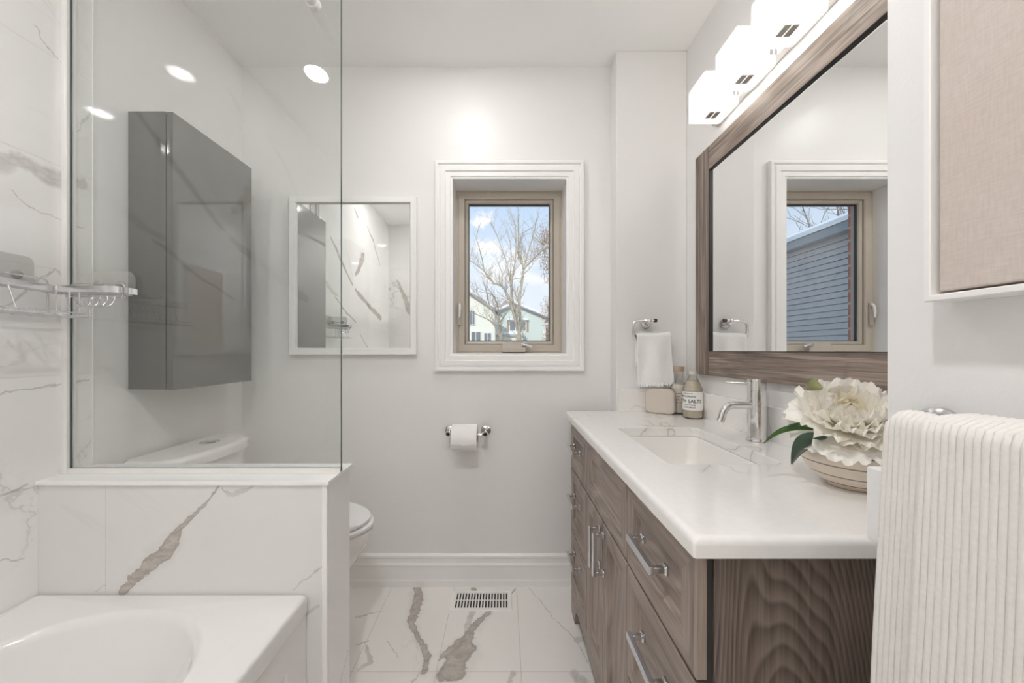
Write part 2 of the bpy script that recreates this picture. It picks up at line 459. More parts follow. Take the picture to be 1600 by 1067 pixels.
def oak(name, grain, light, dark, seed=0.0, ring=9.0, contrast=1.0, rough=.38):
    """stained oak: grain = axis index the fibres run along; cathedral figure from a distorted distance field"""
    m, nt, out = new_mat(name)
    P = nt.vm('ADD', nt.pos(), (seed, seed * .37, seed * .61))
    sc = [7.0, 7.0, 7.0]; sc[grain] = .9
    q = nt.scale(P, tuple(sc))
    warp = nt.m('MULTIPLY', nt.m('SUBTRACT', nt.noise(q, .55, 3, .5), .5), 3.0)
    s_ = nt.sep(P); cath = nt.noise(nt.scale(P, tuple(.75 if i == grain else 4.2 for i in range(3))), 1.0, 1.5, .45); oth = [i for i in range(3) if i != grain]
    lin = nt.m('ADD', nt.m('MULTIPLY', s_[oth[0]], ring * 3.2), nt.m('MULTIPLY', s_[oth[1]], ring * 3.2))
    ph = nt.m('ADD', nt.m('MULTIPLY', lin, .35), nt.m('ADD', nt.m('MULTIPLY', cath, ring * 2.6), nt.m('MULTIPLY', warp, .22)))
    saw = nt.m('FRACT', ph)
    band = nt.m('MULTIPLY', nt.mr(saw, .0, .75, 0, 1), nt.mr(saw, .75, 1.0, 1, 0))
    sf = [220.0, 220.0, 220.0]; sf[grain] = 6.0
    fine = nt.noise(nt.scale(P, tuple(sf)), 1.0, 3, .6)
    sp_ = [60.0, 60.0, 60.0]; sp_[grain] = 2.2
    pore = nt.noise(nt.scale(P, tuple(sp_)), 1.0, 4, .6)
    f = nt.m('ADD', nt.m('MULTIPLY', band, .55 * contrast), nt.m('ADD', nt.m('MULTIPLY', nt.mr(pore, .35, .7), .35), nt.m('MULTIPLY', nt.mr(fine, .4, .7), .30)))
    col = nt.mix(nt.mr(f, .15, .95), light, dark)
    PB(nt, out, col, nt.mr(fine, .3, .7, rough * .85, rough * 1.2), 0, nt.bump(nt.m('SUBTRACT', 1, f), .18, .0006))
    return m
OL, OD = (.36, .29, .25), (.135, .103, .086)
M['oak_z'] = oak('oak_vertical', 2, OL, OD, 0.3, 7, .75)
M['oak_y'] = oak('oak_horizontal', 1, OL, OD, 1.7, 7, .75)
M['oak_side'] = oak('oak_end_panel', 2, (.26, .207, .175), (.095, .068, .056), 4.2, 21, 1.0)
M['gap_shade'] = simple('painted_gap_shade', (.05, .045, .045), .5)  # near-black paint for the shade behind the vanity fronts

def rustic(name, grain, seed):
    m, nt, out = new_mat(name)
    P = nt.vm('ADD', nt.pos(), (seed, seed, seed))
    sc = [26.0, 26.0, 26.0]; sc[grain] = 2.0
    a = nt.noise(nt.scale(P, tuple(sc)), 1, 5, .6, .6)
    sf = [260.0, 260.0, 260.0]; sf[grain] = 5.0
    b = nt.noise(nt.scale(P, tuple(sf)), 1, 3, .6)
    sk = [9.0, 9.0, 9.0]; sk[grain] = 4.0
    k = nt.noise(nt.scale(P, tuple(sk)), 1, 3, .5, 1.2)
    sl = [120.0, 120.0, 120.0]; sl[grain] = 2.2
    li = nt.noise(nt.scale(P, tuple(sl)), 1, 2, .5, .3)
    col = nt.mix(nt.mr(a, .32, .68), (.095, .066, .052), (.36, .285, .24))
    col = nt.mix(nt.mr(k, .58, .78, 0, .55), col, (.085, .055, .042))
    col = nt.mix(nt.mr(b, .5, .7, 0, .65), col, (.085, .064, .054))
    col = nt.mix(nt.mr(li, .57, .63, 0, .6), col, (.46, .385, .33))
    PB(nt, out, col, .5, 0, nt.bump(b, .3, .0008))
    return m
M['rustic_y'] = rustic('rustic_wood_horizontal', 1, 2.3)
M['rustic_z'] = rustic('rustic_wood_vertical', 2, 5.9)

def cloth(name, color, sc=900, st=.5, rough=.95):
    m, nt, out = new_mat(name)
    P = nt.pos()
    h = nt.m('ADD', nt.noise(P, sc, 3, .7), nt.m('MULTIPLY', nt.noise(P, sc * .22, 3), 1.0))
    col = nt.mix(nt.mr(nt.noise(P, sc * .35, 2), .3, .7), tuple(c * .94 for c in color), color)
    PB(nt, out, col, rough, 0, nt.bump(h, st, .0012))
    return m
M['towel'] = cloth('white_terry', (.95, .948, .94), 900, .06)
M['ribtowel'] = cloth('ribbed_cotton', (.775, .75, .725), 700, .10)
M['sponge'] = cloth('woven_sponge', (.66, .60, .53), 420, .5)

def canvas():
    m, nt, out = new_mat('beige_canvas')
    s_ = nt.sep(nt.pos())
    wv = nt.m('ADD', nt.noise(nt.comb(0, nt.m('MULTIPLY', s_[1], 420), nt.m('MULTIPLY', s_[2], 60)), 1, 2), nt.noise(nt.comb(3, nt.m('MULTIPLY', s_[1], 60), nt.m('MULTIPLY', s_[2], 420)), 1, 2))
    big = nt.noise(nt.pos(), 6, 3, .6)
    col = nt.mix(nt.mr(big, .35, .65), (.60, .52, .47), (.62, .56, .515))
    col = nt.mix(nt.mr(wv, .75, 1.25, 0, .6), col, (.52, .45, .41))
    PB(nt, out, col, .85, 0, nt.bump(wv, .4, .0006))
    return m
M['canvas'] = canvas()

def lens(name, power):
    m, nt, out = new_mat(name)
    e = nt.node('ShaderNodeEmission'); nt.put(e.inputs[0], POT_COL); e.inputs[1].default_value = power
    nt.l.new(e.outputs[0], out.inputs[0]); return m
M['lens'] = lens('lit_lens', LENS_W)
M['lens_tub'] = lens('tub_lit_lens', LENS_W * .28)
M['lens_window'] = lens('window_lit_lens', LENS_W * .30)
def bulb():
    m, nt, out = new_mat('lit_bulb')
    e = nt.node('ShaderNodeEmission'); nt.put(e.inputs[0], (1, .95, .89)); e.inputs[1].default_value = BULB_E
    nt.l.new(e.outputs[0], out.inputs[0]); return m
M['bulb'] = bulb()
def shade():
    """wavy white glass cube, lit from inside"""
    m, nt, out = new_mat('wavy_lit_glass')
    P = nt.pos(); s_ = nt.sep(P)
    wz = nt.m('ADD', nt.m('ADD', nt.m('MULTIPLY', s_[2], 900), nt.m('MULTIPLY', s_[1], 620)), nt.m('MULTIPLY', nt.noise(P, 18, 2), 14))
    wv = nt.m('MULTIPLY_ADD', nt.m('SINE', wz), .5, .5)
    tr = nt.node('ShaderNodeBsdfTransparent'); nt.put(tr.inputs[0], (.97, .97, .965))
    tl = nt.node('ShaderNodeBsdfTranslucent'); nt.put(tl.inputs[0], nt.mix(nt.mr(wv, .55, 1, 0, .35), (.36, .355, .345), (.20, .195, .185)))
    df = nt.node('ShaderNodeBsdfPrincipled'); nt.put(df.inputs['Base Color'], nt.mix(nt.mr(wv, .55, 1, 0, .8), (.56, .555, .545), (.40, .385, .36))); df.inputs['Roughness'].default_value = .12
    em = nt.node('ShaderNodeEmission'); nt.put(em.inputs[0], (1, .985, .955)); nt.put(em.inputs[1], nt.mr(wv, .55, 1, SHADE_E, SHADE_E * .4))
    a = nt.node('ShaderNodeMixShader'); a.inputs[0].default_value = .5; nt.l.new(tl.outputs[0], a.inputs[1]); nt.l.new(df.outputs[0], a.inputs[2])
    b = nt.node('ShaderNodeMixShader'); b.inputs[0].default_value = .45; nt.l.new(a.outputs[0], b.inputs[1]); nt.l.new(tr.outputs[0], b.inputs[2])
    c = nt.node('ShaderNodeAddShader'); nt.l.new(b.outputs[0], c.inputs[0]); nt.l.new(em.outputs[0], c.inputs[1])
    nt.l.new(c.outputs[0], out.inputs[0]); return m
M['shade'] = shade()

def striped_bowl():
    m, nt, out = new_mat('striped_stoneware')
    z = nt.sep(nt.obj())[2]
    z = nt.m('ADD', z, nt.m('MULTIPLY', nt.m('SUBTRACT', nt.noise(nt.obj(), 25, 2), .5), .0015))
    msk = None
    for h in (.012, .030, .0535, .077):
        k = nt.mr(nt.m('ABSOLUTE', nt.m('SUBTRACT', z, h)), .0009, .0016, 1, 0)
        msk = k if msk is None else nt.m('MAXIMUM', msk, k)
    col = nt.mix(nt.mr(nt.noise(nt.obj(), 40, 3), .3, .7), (.70, .61, .51), (.76, .68, .585))
    col = nt.mix(msk, col, (.19, .155, .15))
    PB(nt, out, col, .32)
    return m
M['bowl'] = striped_bowl()
def petal():
    m, nt, out = new_mat('cream_petal')
    P = nt.pos()
    p = nt.node('ShaderNodeBsdfPrincipled'); nt.put(p.inputs['Base Color'], nt.mix(nt.mr(nt.noise(P, 60, 3), .3, .7), (.965, .945, .895), (.975, .965, .94)))
    p.inputs['Roughness'].default_value = .7
    tl = nt.node('ShaderNodeBsdfTranslucent'); nt.put(tl.inputs[0], (.97, .94, .87))
    a = nt.node('ShaderNodeMixShader'); a.inputs[0].default_value = .18
    nt.l.new(p.outputs[0], a.inputs[1]); nt.l.new(tl.outputs[0], a.inputs[2]); nt.l.new(a.outputs[0], out.inputs[0])
    return m
M['petal'] = petal()
M['petal_in'] = simple('inner_petal_yellow_cream', (.95, .91, .79), .7)
M['leaf'] = simple('green_leaf', (.085, .17, .055), .35, var=.35)
M['leaf_back'] = simple('dark_leaf', (.055, .115, .075), .3, var=.35)
M['bud'] = simple('olive_leaf', (.36, .38, .20), .5, var=.25)
M['stem'] = simple('green_stem', (.16, .24, .09), .5)

def bottle_glass():
    m, nt, out = new_mat('bottle_glass')
    tr = nt.node('ShaderNodeBsdfTransparent'); nt.put(tr.inputs[0], (.95, .95, .93))
    gl = nt.node('ShaderNodeBsdfGlossy'); gl.inputs['Roughness'].default_value = .03
    lw = nt.node('ShaderNodeLayerWeight'); lw.inputs[0].default_value = .25
    mx = nt.node('ShaderNodeMixShader'); nt.put(mx.inputs[0], nt.m('MULTIPLY_ADD', lw.outputs['Fresnel'], .6, .04))
    nt.l.new(tr.outputs[0], mx.inputs[1]); nt.l.new(gl.outputs[0], mx.inputs[2]); nt.l.new(mx.outputs[0], out.inputs[0])
    return m
M['bglass'] = bottle_glass()
M['salt'] = simple('cream_bath_salt', (.72, .64, .52), .9, bump=(420, .6, .002), var=.10)
M['salt_w'] = simple('white_bath_salt', (.80, .76, .70), .9, bump=(420, .6, .002), var=.10)
M['label'] = simple('paper_label', (.86, .85, .83), .7)
M['label_k'] = simple('kraft_label', (.66, .60, .52), .75)
M['ink'] = simple('black_ink', (.02, .02, .022), .7)
M['ink_b'] = simple('brown_ink', (.16, .13, .11), .7)
M['cork'] = simple('cork_lid', (.44, .33, .24), .85, bump=(300, .5, .001), var=.2)
M['lid'] = simple('pale_lid', (.66, .62, .56), .35)
# outdoors
M['snow'] = simple('snow', (.88, .90, .93), .8, bump=(2, .3, .1))
M['lawn'] = simple('slushy_lawn', (.36, .35, .33), .9, var=.3)
M['lap_shade'] = simple('painted_lap_shade', (.06, .065, .075), .8)  # dark colour painted on lap undersides as their shadow lines
M['siding'] = simple('blue_grey_siding', (.42, .42, .425), .6, var=.05)
M['fascia'] = simple('grey_fascia', (.24, .28, .32), .5)
M['house_g'] = simple('pale_green_siding', (.60, .66, .60), .7, var=.05)
M['house_c'] = simple('cream_stucco', (.80, .79, .68), .8, var=.05)
M['roofing'] = simple('grey_shingle', (.30, .29, .30), .9, var=.2)
M['win_dark'] = simple('dark_window', (.18, .20, .22), .1)
M['win_trim'] = simple('white_house_trim', (.80, .78, .72), .6)
M['shut'] = simple('brown_shutter', (.36, .24, .17), .7)
M['bark'] = simple('pale_bark', (.46, .40, .31), .9, var=.25)
M['bark2'] = simple('grey_bark', (.26, .22, .19), .9, var=.25)
M['dryleaf'] = simple('dry_tan_leaf', (.56, .40, .29), .9, var=.25)
M['metal_lamp'] = simple('dark_lamp', (.05, .05, .05), .5)
def brick():
    m, nt, out = new_mat('red_brick')
    s_ = nt.sep(nt.pos())
    b = nt.node('ShaderNodeTexBrick')
    nt.put(b.inputs['Vector'], nt.comb(nt.m('ADD', nt.m('ADD', s_[0], s_[1]), .06), s_[2], 0))
    nt.put(b.inputs['Color1'], (.46, .15, .09)); nt.put(b.inputs['Color2'], (.50, .20, .12)); nt.put(b.inputs['Mortar'], (.55, .50, .46))
    b.inputs['Scale'].default_value = 1.0; b.inputs['Mortar Size'].default_value = .007; b.inputs['Brick Width'].default_value = .21; b.inputs['Row Height'].default_value = .072
    PB(nt, out, nt.mix(nt.mr(nt.noise(nt.pos(), 30, 3), .3, .7, 0, .4), b.outputs[0], (.60, .33, .25)), .9)
    return m
M['brick'] = brick()
# ------------------------------------------------------------------ room shell
XL, XT, XR, YB, YC, YF, ZC = -1.308, -1.302, .862, 1.885, 1.782, -.52, 2.585
FX = lambda x: (lambda u, v, d: (x - d, u, v))          # face looking to -x : u = y, v = z
FXP = lambda x: (lambda u, v, d: (x + d, u, v))         # face looking to +x
FY = lambda y: (lambda u, v, d: (u, y - d, v))          # face looking to -y : u = x, v = z

MB().box(-1.5, 1.1, YF - .12, 2.17, -.12, 0).build('floor', M['floor'], kind='structure', flat=True)
MB().box(-1.5, 1.1, YF - .12, 2.17, ZC, ZC + .12).build('ceiling', M['ceil'], kind='structure', flat=True)
wl = MB().box(XL - .15, XL, YF - .12, 2.17, 0, ZC).build('wall_left', M['wall'], kind='structure', flat=True)
MB().box(XL, XT, YF, 1.193, 0, ZC).build('tile_lining', M['left'], wl, flat=True)
MB().box(XL - .001, XT + .0012, 1.193, 1.1965, .82, ZC).build('tile_edge_strip', M['trim'], wl, flat=True)
MB().box(XR, XR + .15, YF - .12, 2.17, 0, ZC).build('wall_right', M['wall'], kind='structure', flat=True)
wr = MB().box(XL, XR, YF - .12, YF, 0, ZC).build('wall_rear', M['wall'], kind='structure', flat=True)
MB().box(XT, -.50, YF, YF + .010, 0, ZC).build('tile_lining', M['rear'], wr, flat=True)
# back wall round the window opening
OX0, OX1, OZ0, OZ1 = -.256, .308, 1.156, 2.022
hx0, hx1, hz0, hz1 = OX0 - .02, OX1 + .02, OZ0 - .02, OZ1 + .02
mb = MB()
mb.box(XL, hx0, YB, 2.07, 0, ZC); mb.box(hx1, XR, YB, 2.07, 0, ZC)
mb.box(hx0, hx1, YB, 2.07, 0, hz0); mb.box(hx0, hx1, YB, 2.07, hz1, ZC)
wb_ = mb.build('wall_back', M['wall'], kind='structure', flat=True)
bx0, bx1, bz0, bz1 = -.268, .318, 1.17, 2.03
mb = MB()
mb.box(-1.5, bx0, 2.071, 2.17, 0, ZC); mb.box(bx1, 1.1, 2.071, 2.17, 0, ZC)
mb.box(bx0, bx1, 2.071, 2.17, 0, bz0); mb.box(bx0, bx1, 2.071, 2.17, bz1, ZC)
mb.build('brick_facing', M['brick'], wb_, flat=True)
MB().box(.529, XR, YC, YB, 0, ZC, .003, 1).build('wall_chase', M['wall'], kind='structure')
MB().box(.505, XR, YF, .50, 0, ZC, .004, 2).build('wall_near', M['near'], kind='structure')
# baseboards
PROF = [(0, 0), (.017, 0), (.017, .030), (.015, .034), (.0125, .040), (.012, .095), (.013, .098), (.0145, .101), (.0145, .110), (.010, .116), (.0085, .126), (.0085, .137), (.012, .141), (.012, .150), (.008, .156), (.004, .160), (0, .160)]
MB().loft([[(x, YB - a, b) for a, b in PROF] for x in (XL + .001, .528)]).build('baseboard_back', M['trim'], kind='structure', angle=25)
MB().loft([[(XL + a, y, b) for a, b in PROF] for y in (1.212, YB - .001)]).build('baseboard_left', M['trim'], kind='structure', angle=25)
MB().loft([[(.505 - a, y, b) for a, b in PROF] for y in (YF, .499)]).build('baseboard_near', M['trim'], kind='structure', angle=25)
# knee wall with a stone cap
kw = struct('wall_knee', (-.9, 1.13, 0))
MB().box(XT, -.497, 1.054, 1.209, 0, .797).build('tile_facing', M['knee'], kw, flat=True)
MB().box(-.497, -.4955, 1.066, 1.209, 0, .797).build('end_tile', M['kneeend'], kw, flat=True)
MB().box(-.509, -.4945, 1.0525, 1.066, 0, .797, .0015, 1).build('edge_trim', M['white_plastic'], kw)
MB().box(XT, -.4875, 1.047, 1.215, .797, .809, .002, 2).build('cap', M['cap'], kw)

# ------------------------------------------------------------------ window_1
w = struct('window_1', (.026, YB, OZ0))
O = (OX0, OX1, OZ0, OZ1)
MB().stack(O, [(0, 0), (0, .013), (-.009, .015), (-.011, .019), (-.032, .019), (-.037, .025), (-.058, .025), (-.064, .019), (-.068, .019), (-.073, .027), (-.084, .027), (-.087, .023), (-.087, 0)], FY(YB - .0005), close=True).build('casing', M['trim'], w, angle=20)
MB().stack(O, [(0, -.135), (-.019, -.135), (-.019, 0), (0, 0)], FY(YB), close=True).build('jamb', M['trim'], w, angle=20)
MB().stack(O, [(0, -.19), (0, -.128), (.010, -.128), (.013, -.122), (.042, -.122), (.046, -.128), (.046, -.19)], FY(YB), close=True).build('frame', M['sash'], w, angle=20)
sa = MB().stack(O, [(.047, -.185), (.047, -.137), (.050, -.134), (.060, -.140), (.064, -.146), (.064, -.185)], FY(YB), close=True).build('sash', M['sash'], w, angle=20)
MB().stack(O, [(.062, -.163), (.062, -.150), (.0675, -.150), (.0675, -.163)], FY(YB), close=True).build('gasket', M['gasket'], sa, flat=True)
MB().stack(O, [(.066, -.162), (.066, -.158)], FY(YB), cap0=True).build('pane', M['pane_glass'], sa, flat=True)
cr = MB()
cr.loft([[(-.012, y, z) for y, z in ((2.006, 1.160), (1.972, 1.164), (1.972, 1.182), (1.990, 1.205), (2.006, 1.205))], [(.112, y, z) for y, z in ((2.006, 1.160), (1.972, 1.164), (1.972, 1.182), (1.990, 1.205), (2.006, 1.205))]])
cro = cr.build('crank', M['sash'], w)
MB().tube([(.086, 1.985, 1.197), (.105, 1.975, 1.202), (.130, 1.972, 1.196), (.140, 1.975, 1.190)], [.008, .007, .006, .008], 10).ball((.104, 1.976, 1.201), .011, .009, .008).build('crank_lever', M['satin'], cro)
lk = MB()
lk.box(-.247, -.226, 1.994, 2.0065, 1.305, 1.425, .005, 3)
lko = lk.build('sash_lock', M['sash'], w)
MB().tube([(-.234, 1.992, 1.415), (-.232, 1.980, 1.405), (-.233, 1.976, 1.375), (-.235, 1.980, 1.345)], [.006, .0065, .006, .004], 10).build('lock_lever', M['white_plastic'], lko)

# ------------------------------------------------------------------ lights in the ceiling
for (x, y, lab) in ((-.957, .319, 'round recessed ceiling light directly above the bathtub'), (-.205, .001, 'round recessed ceiling light mirrored faintest and farthest left in the glass panel'),
                    (-.19, 1.35, 'round recessed ceiling light between toilet and vanity near the window wall')):
    t = thing('recessed_light', lab, 'ceiling light', (x, y, ZC), 'recessed ceiling lights')
    MB().lathe([(.050, 0), (.050, -.003), (.053, -.006), (.060, -.005), (.063, 0)], (x, y, ZC), 40, False, False).build('trim_ring', M['trim'], t)
    MB().lathe([(.0495, -.002), (.0495, -.0095)], (x, y, ZC), 40).build('lens', M['lens_window' if y > 1 else 'lens_tub' if x < -.5 else 'lens'], t)

# ------------------------------------------------------------------ bathtub
tb = thing('bathtub', 'white acrylic bathtub below the tiled knee wall', 'bathtub', (-.917, .28, 0))
tx0, tx1, ty0, ty1 = -1.300, -.546, -.505, 1.051
K = 14
def ring(x0, x1, y0, y1, r, z): return [(a, b, z) for a, b in rr(x0, x1, y0, y1, r, K)]
rim = [ring(tx0, tx1 - .004, ty0, ty1, .006, .44), ring(tx0, tx1, ty0, ty1, .006, .448), ring(tx0, tx1, ty0, ty1, .006, .484), ring(tx0 + .002, tx1 - .003, ty0 + .002, ty1 - .002, .007, .491), ring(tx0 + .008, tx1 - .010, ty0 + .008, ty1 - .006, .010, .495)]
ix0, ix1, iy0, iy1 = -1.215, -.652, -.40, .985
rim += [ring(ix0 - .006, ix1 + .006, iy0 - .006, iy1 + .006, .27, .4955), ring(ix0 + .004, ix1 - .004, iy0 + .004, iy1 - .004, .265, .491), ring(ix0 + .012, ix1 - .012, iy0 + .012, iy1 - .014, .26, .475),
        ring(ix0 + .03, ix1 - .03, iy0 + .05, iy1 - .055, .24, .36), ring(ix0 + .05, ix1 - .05, iy0 + .10, iy1 - .11, .215, .22), ring(ix0 + .08, ix1 - .08, iy0 + .14, iy1 - .16, .18, .145), ring(ix0 + .14, ix1 - .14, iy0 + .22, iy1 - .24, .13, .125)]
MB().loft(rim, cap0=False, cap1=True).build('basin', M['acrylic'], tb, angle=50)
ap = MB().stack((ty0, ty1, .002, .446), [(0, 0), (0, .018), (.09, .018), (.096, .014), (.105, .013), (.112, .016), (.125, .016)], FXP(tx1 - .024))
ap.build('apron', M['acrylic'], tb, angle=25)
MB().lathe([(.028, 0), (.028, .004), (.02, .006)], (-.93, -.05, .1255), 24).build('drain', M['chrome'], tb)

# ------------------------------------------------------------------ fixed glass panel and rod
gp = thing('glass_panel', 'frameless clear glass screen standing on the knee wall cap', 'shower screen', (-.89, 1.122, .809))
gx0, gx1, gy0, gy1, gz0, gz1 = -1.288, -.484, 1.117, 1.126, .815, 2.50
gm = MB()
gm.box(gx0, gx1, gy0, gy1, gz0, gz1)
for f in gm.bm.faces:
    f.normal_update()
    f.material_index = 0 if abs(f.normal.y) > .5 else 1
gm.build('pane', [M['shower_glass'], M['glass_edge']], gp, flat=True)
ch = MB()
ch.box(XT + .0005, gx0 - .003, 1.109, 1.134, .8095, gz1, .001, 1); ch.box(gx0 - .003, gx0 + .003, 1.109, 1.1165, .8095, gz1); ch.box(gx0 - .003, gx0 + .003, 1.1265, 1.134, .8095, gz1)
ch.build('wall_channel', M['alu'], gp)
ch = MB()
ch.box(gx0 + .003, gx1, 1.111, 1.1165, .8095, .825, .001, 1); ch.box(gx0 + .003, gx1, 1.1265, 1.132, .8095, .825, .001, 1); ch.box(gx0 + .003, gx1, 1.1165, 1.1265, .8095, .8145)
ch.build('sill_channel', M['alu'], gp)
rd = thing('shower_rod', 'white tension shower curtain rod running along the tub to the glass', 'curtain rod', (-.559, .31, 2.189))
MB().cyl((-.559, YF + .012, 2.189), (-.559, 1.080, 2.189), .0125).build('tube', M['white_plastic'], rd)
cp = MB()
cp.lathe([(.0126, 1.057), (.0165, 1.057), (.0165, 1.070), (.0150, 1.072), (.0150, 1.078), (.0172, 1.080), (.0172, 1.089), (.0155, 1.091), (.0155, 1.096), (.0185, 1.099), (.0185, 1.1165)], (-.559, 0, 2.189), 24, axis='y')
cp.build('end_cap', M['white_plastic'], rd)

# ------------------------------------------------------------------ toilet
tc = 1.468
tl = thing('toilet', 'white dual flush toilet half hidden behind the knee wall', 'toilet', (-.90, tc, 0))
def dshape(x0, x1, hw, z, bow=.035, cr=.05, yc=tc, n=10):
    """flat back at x0, bowed front at x1"""
    pts = []
    for i in range(n + 1):
        t = -1 + 2 * i / n
        pts.append((x1 - bow * t * t - cr * max(0, abs(t) - .80) / .20 * .6, yc + hw * t, z))
    pts.append((x0 + .02, yc + hw, z)); pts.append((x0, yc + hw - .02, z)); pts.append((x0, yc - hw + .02, z)); pts.append((x0 + .02, yc - hw, z))
    return pts
MB().loft([dshape(-1.284, -1.115, .175, .40), dshape(-1.284, -1.100, .200, .55), dshape(-1.284, -1.096, .205, .755)]).build('tank', M['ceramic'], tl, angle=45)
MB().loft([dshape(-1.286, -1.094, .212, .756), dshape(-1.288, -1.085, .217, .760), dshape(-1.288, -1.085, .217, .785), dshape(-1.286, -1.091, .212, .795), dshape(-1.282, -1.105, .202, .800)]).build('tank_lid', M['ceramic'], tl, angle=45)
MB().lathe([(.034, 0), (.034, .004), (.030, .006), (.030, .0045), (.003, .0045)], (-1.19, 1.525, .7995), 32).build('flush_button', M['chrome'], tl)
def egg(x0, x1, hw, z, n=40, yc=tc):
    pts = []
    for i in range(n):
        a = 2 * PI * i / n; c, s_ = math.cos(a), math.sin(a)
        L = x1 - x0; xm = x0 + L * .45
        x = xm + (x1 - xm) * c if c > 0 else xm + (xm - x0) * (-(abs(c) ** .7))
        pts.append((x, yc + hw * s_, z))
    return pts
MB().loft([egg(-1.22, -.72, .125, .001), egg(-1.22, -.73, .115, .08), egg(-1.22, -.70, .12, .20), egg(-1.22, -.60, .155, .32), egg(-1.22, -.535, .178, .42), egg(-1.20, -.517, .185, .465), egg(-1.20, -.515, .185, .478), egg(-1.19, -.525, .178, .484)]).build('bowl', M['ceramic'], tl, angle=60)
MB().loft([egg(-1.08, -.520, .182, .486), egg(-1.085, -.513, .187, .490), egg(-1.085, -.513, .187, .500), egg(-1.08, -.520, .182, .504)]).build('seat', M['white_plastic'], tl, angle=50)
MB().loft([egg(-1.08, -.532, .176, .506), egg(-1.085, -.525, .181, .510), egg(-1.085, -.525, .181, .519), egg(-1.08, -.533, .175, .525), egg(-1.03, -.60, .12, .5275)]).build('seat_lid', M['white_plastic'], tl, angle=50)

# ------------------------------------------------------------------ grey wall cabinet above the toilet
gc = thing('wall_cabinet', 'tall grey high gloss wall cabinet hung above the toilet', 'cabinet', (XL, 1.51, 1.035))
MB().box(XL + .0005, -1.177, 1.312, 1.718, 1.036, 2.003, .0008, 1).build('body', M['greyside'], gc)
MB().box(-1.176, -1.166, 1.313, 1.713, 1.045, 1.995).build('door_gap_shade', M['black'], gc, flat=True)  # black filler painted as the shade between body and door
MB().box(-1.170, -1.149, 1.309, 1.718, 1.034, 1.999, .0012, 2).build('door', M['greygloss'], gc)

# ------------------------------------------------------------------ mirror cabinet on the back wall
mc = thing('wall_mirror', 'small white framed mirror left of the window', 'mirror', (-.746, YB, 1.151))
r_ = (-1.058, -.434, 1.151, 1.928)
MB().stack(r_, [(0, 0), (0, .029), (.0015, .030), (.027, .030), (.028, .029), (.033, .018), (.033, 0)], FY(YB - .0005), close=True).build('frame', M['trim'], mc, angle=20)
MB().stack(r_, [(.0325, .010), (.0325, .016)], FY(YB), cap0=True).build('mirror_glass', M['mirror'], mc, flat=True)

# ------------------------------------------------------------------ toilet roll and holder
hd = thing('toilet_roll_holder', 'chrome toilet roll holder on the wall under the window', 'toilet roll holder', (-.18, YB, .775))
for x in (-.270, -.092):
    MB().lathe([(.024, 0), (.024, -.008), (.019, -.012), (.010, -.014), (.008, -.030)], (x, YB - .0005, .775), 28, axis='y').build('rosette', M['satin'], hd)
    sx = 1 if x < -.2 else -1
    MB().tube([(x, YB - .028, .775), (x, YB - .055, .773), (x + sx * .004, YB - .072, .7705), (x + sx * .018, YB - .080, .7695)], [.008, .009, .009, .007], 12).build('arm', M['chrome'], hd)
    MB().ball((x, YB - .078, .7705), .010, .010, .009).build('tip', M['darktip'], hd)
MB().cyl((-.255, YB - .080, .7685), (-.107, YB - .080, .7685), .0056, n=14).build('bar', M['chrome'], hd)
ro = thing('toilet_roll', 'white toilet paper roll hanging on its chrome holder', 'toilet paper', (-.19, 1.805, .755))
MB().loft([[(x, 1.805 + r * math.cos(2 * PI * k / 40), .7565 + r * math.sin(2 * PI * k / 40)) for k in range(40)] for x, r in ((-.249, .022), (-.249, .060), (-.247, .0615), (-.131, .0615), (-.129, .060), (-.129, .022))], cap0=False, cap1=False, close=True).build('paper', M['paper'], ro, angle=30)
MB().loft([[(x, 1.805 + r * math.cos(2 * PI * k / 24), .7565 + r * math.sin(2 * PI * k / 24)) for k in range(24)] for x, r in ((-.250, .0215), (-.128, .0215), (-.128, .0205), (-.250, .0205))], cap0=False, cap1=False, close=True).build('core', M['card'], ro)
sh = MB()
def sheet(u, v):
    a = R(75 + 125 * v); rad = .0622 + .002 * max(0, v - .9) * 10
    return (-.2485 + .119 * u, 1.805 + rad * math.cos(a), .7565 + rad * math.sin(a) + (.0022 * math.sin(9 * u) + .0012 * math.sin(23 * u)) * max(0, v - .8) * 5)
sh.grid(sheet, 20, 20)
sh.build('loose_sheet', M['paper'], ro, angle=60)

# ------------------------------------------------------------------ floor register
fv = thing('floor_vent', 'white slotted floor register beneath the window', 'vent', (-.107, 1.765, 0))
v0 = (-.250, .036, 1.695, 1.838)
FZ = lambda u, v, d: (u, v, d)
MB().stack(v0, [(0, .0005), (.002, .004), (.017, .0055), (.019, .0045), (.020, .001)], FZ, close=True).build('frame', M['vent'], fv, angle=25)
MB().box(-.232, .018, 1.713, 1.820, .0003, .0012).build('duct_shade_plate', M['shadow'], fv, flat=True)  # dark plate painted as duct shade, no hole beneath the slats
for i in range(19):
    x = -.229 + .0137 * i
    MB().box(x - .0035, x + .0035, 1.7135, 1.8195, .0013, .0052, .0008, 1).build('slat', M['vent'], fv)
MB().box(-.232, .018, 1.765, 1.769, .0013, .0046).build('cross_bar', M['vent'], fv)
MB().box(-.241, -.236, 1.755, 1.775, .005, .0085, .001, 1).build('damper_lever', M['vent'], fv)
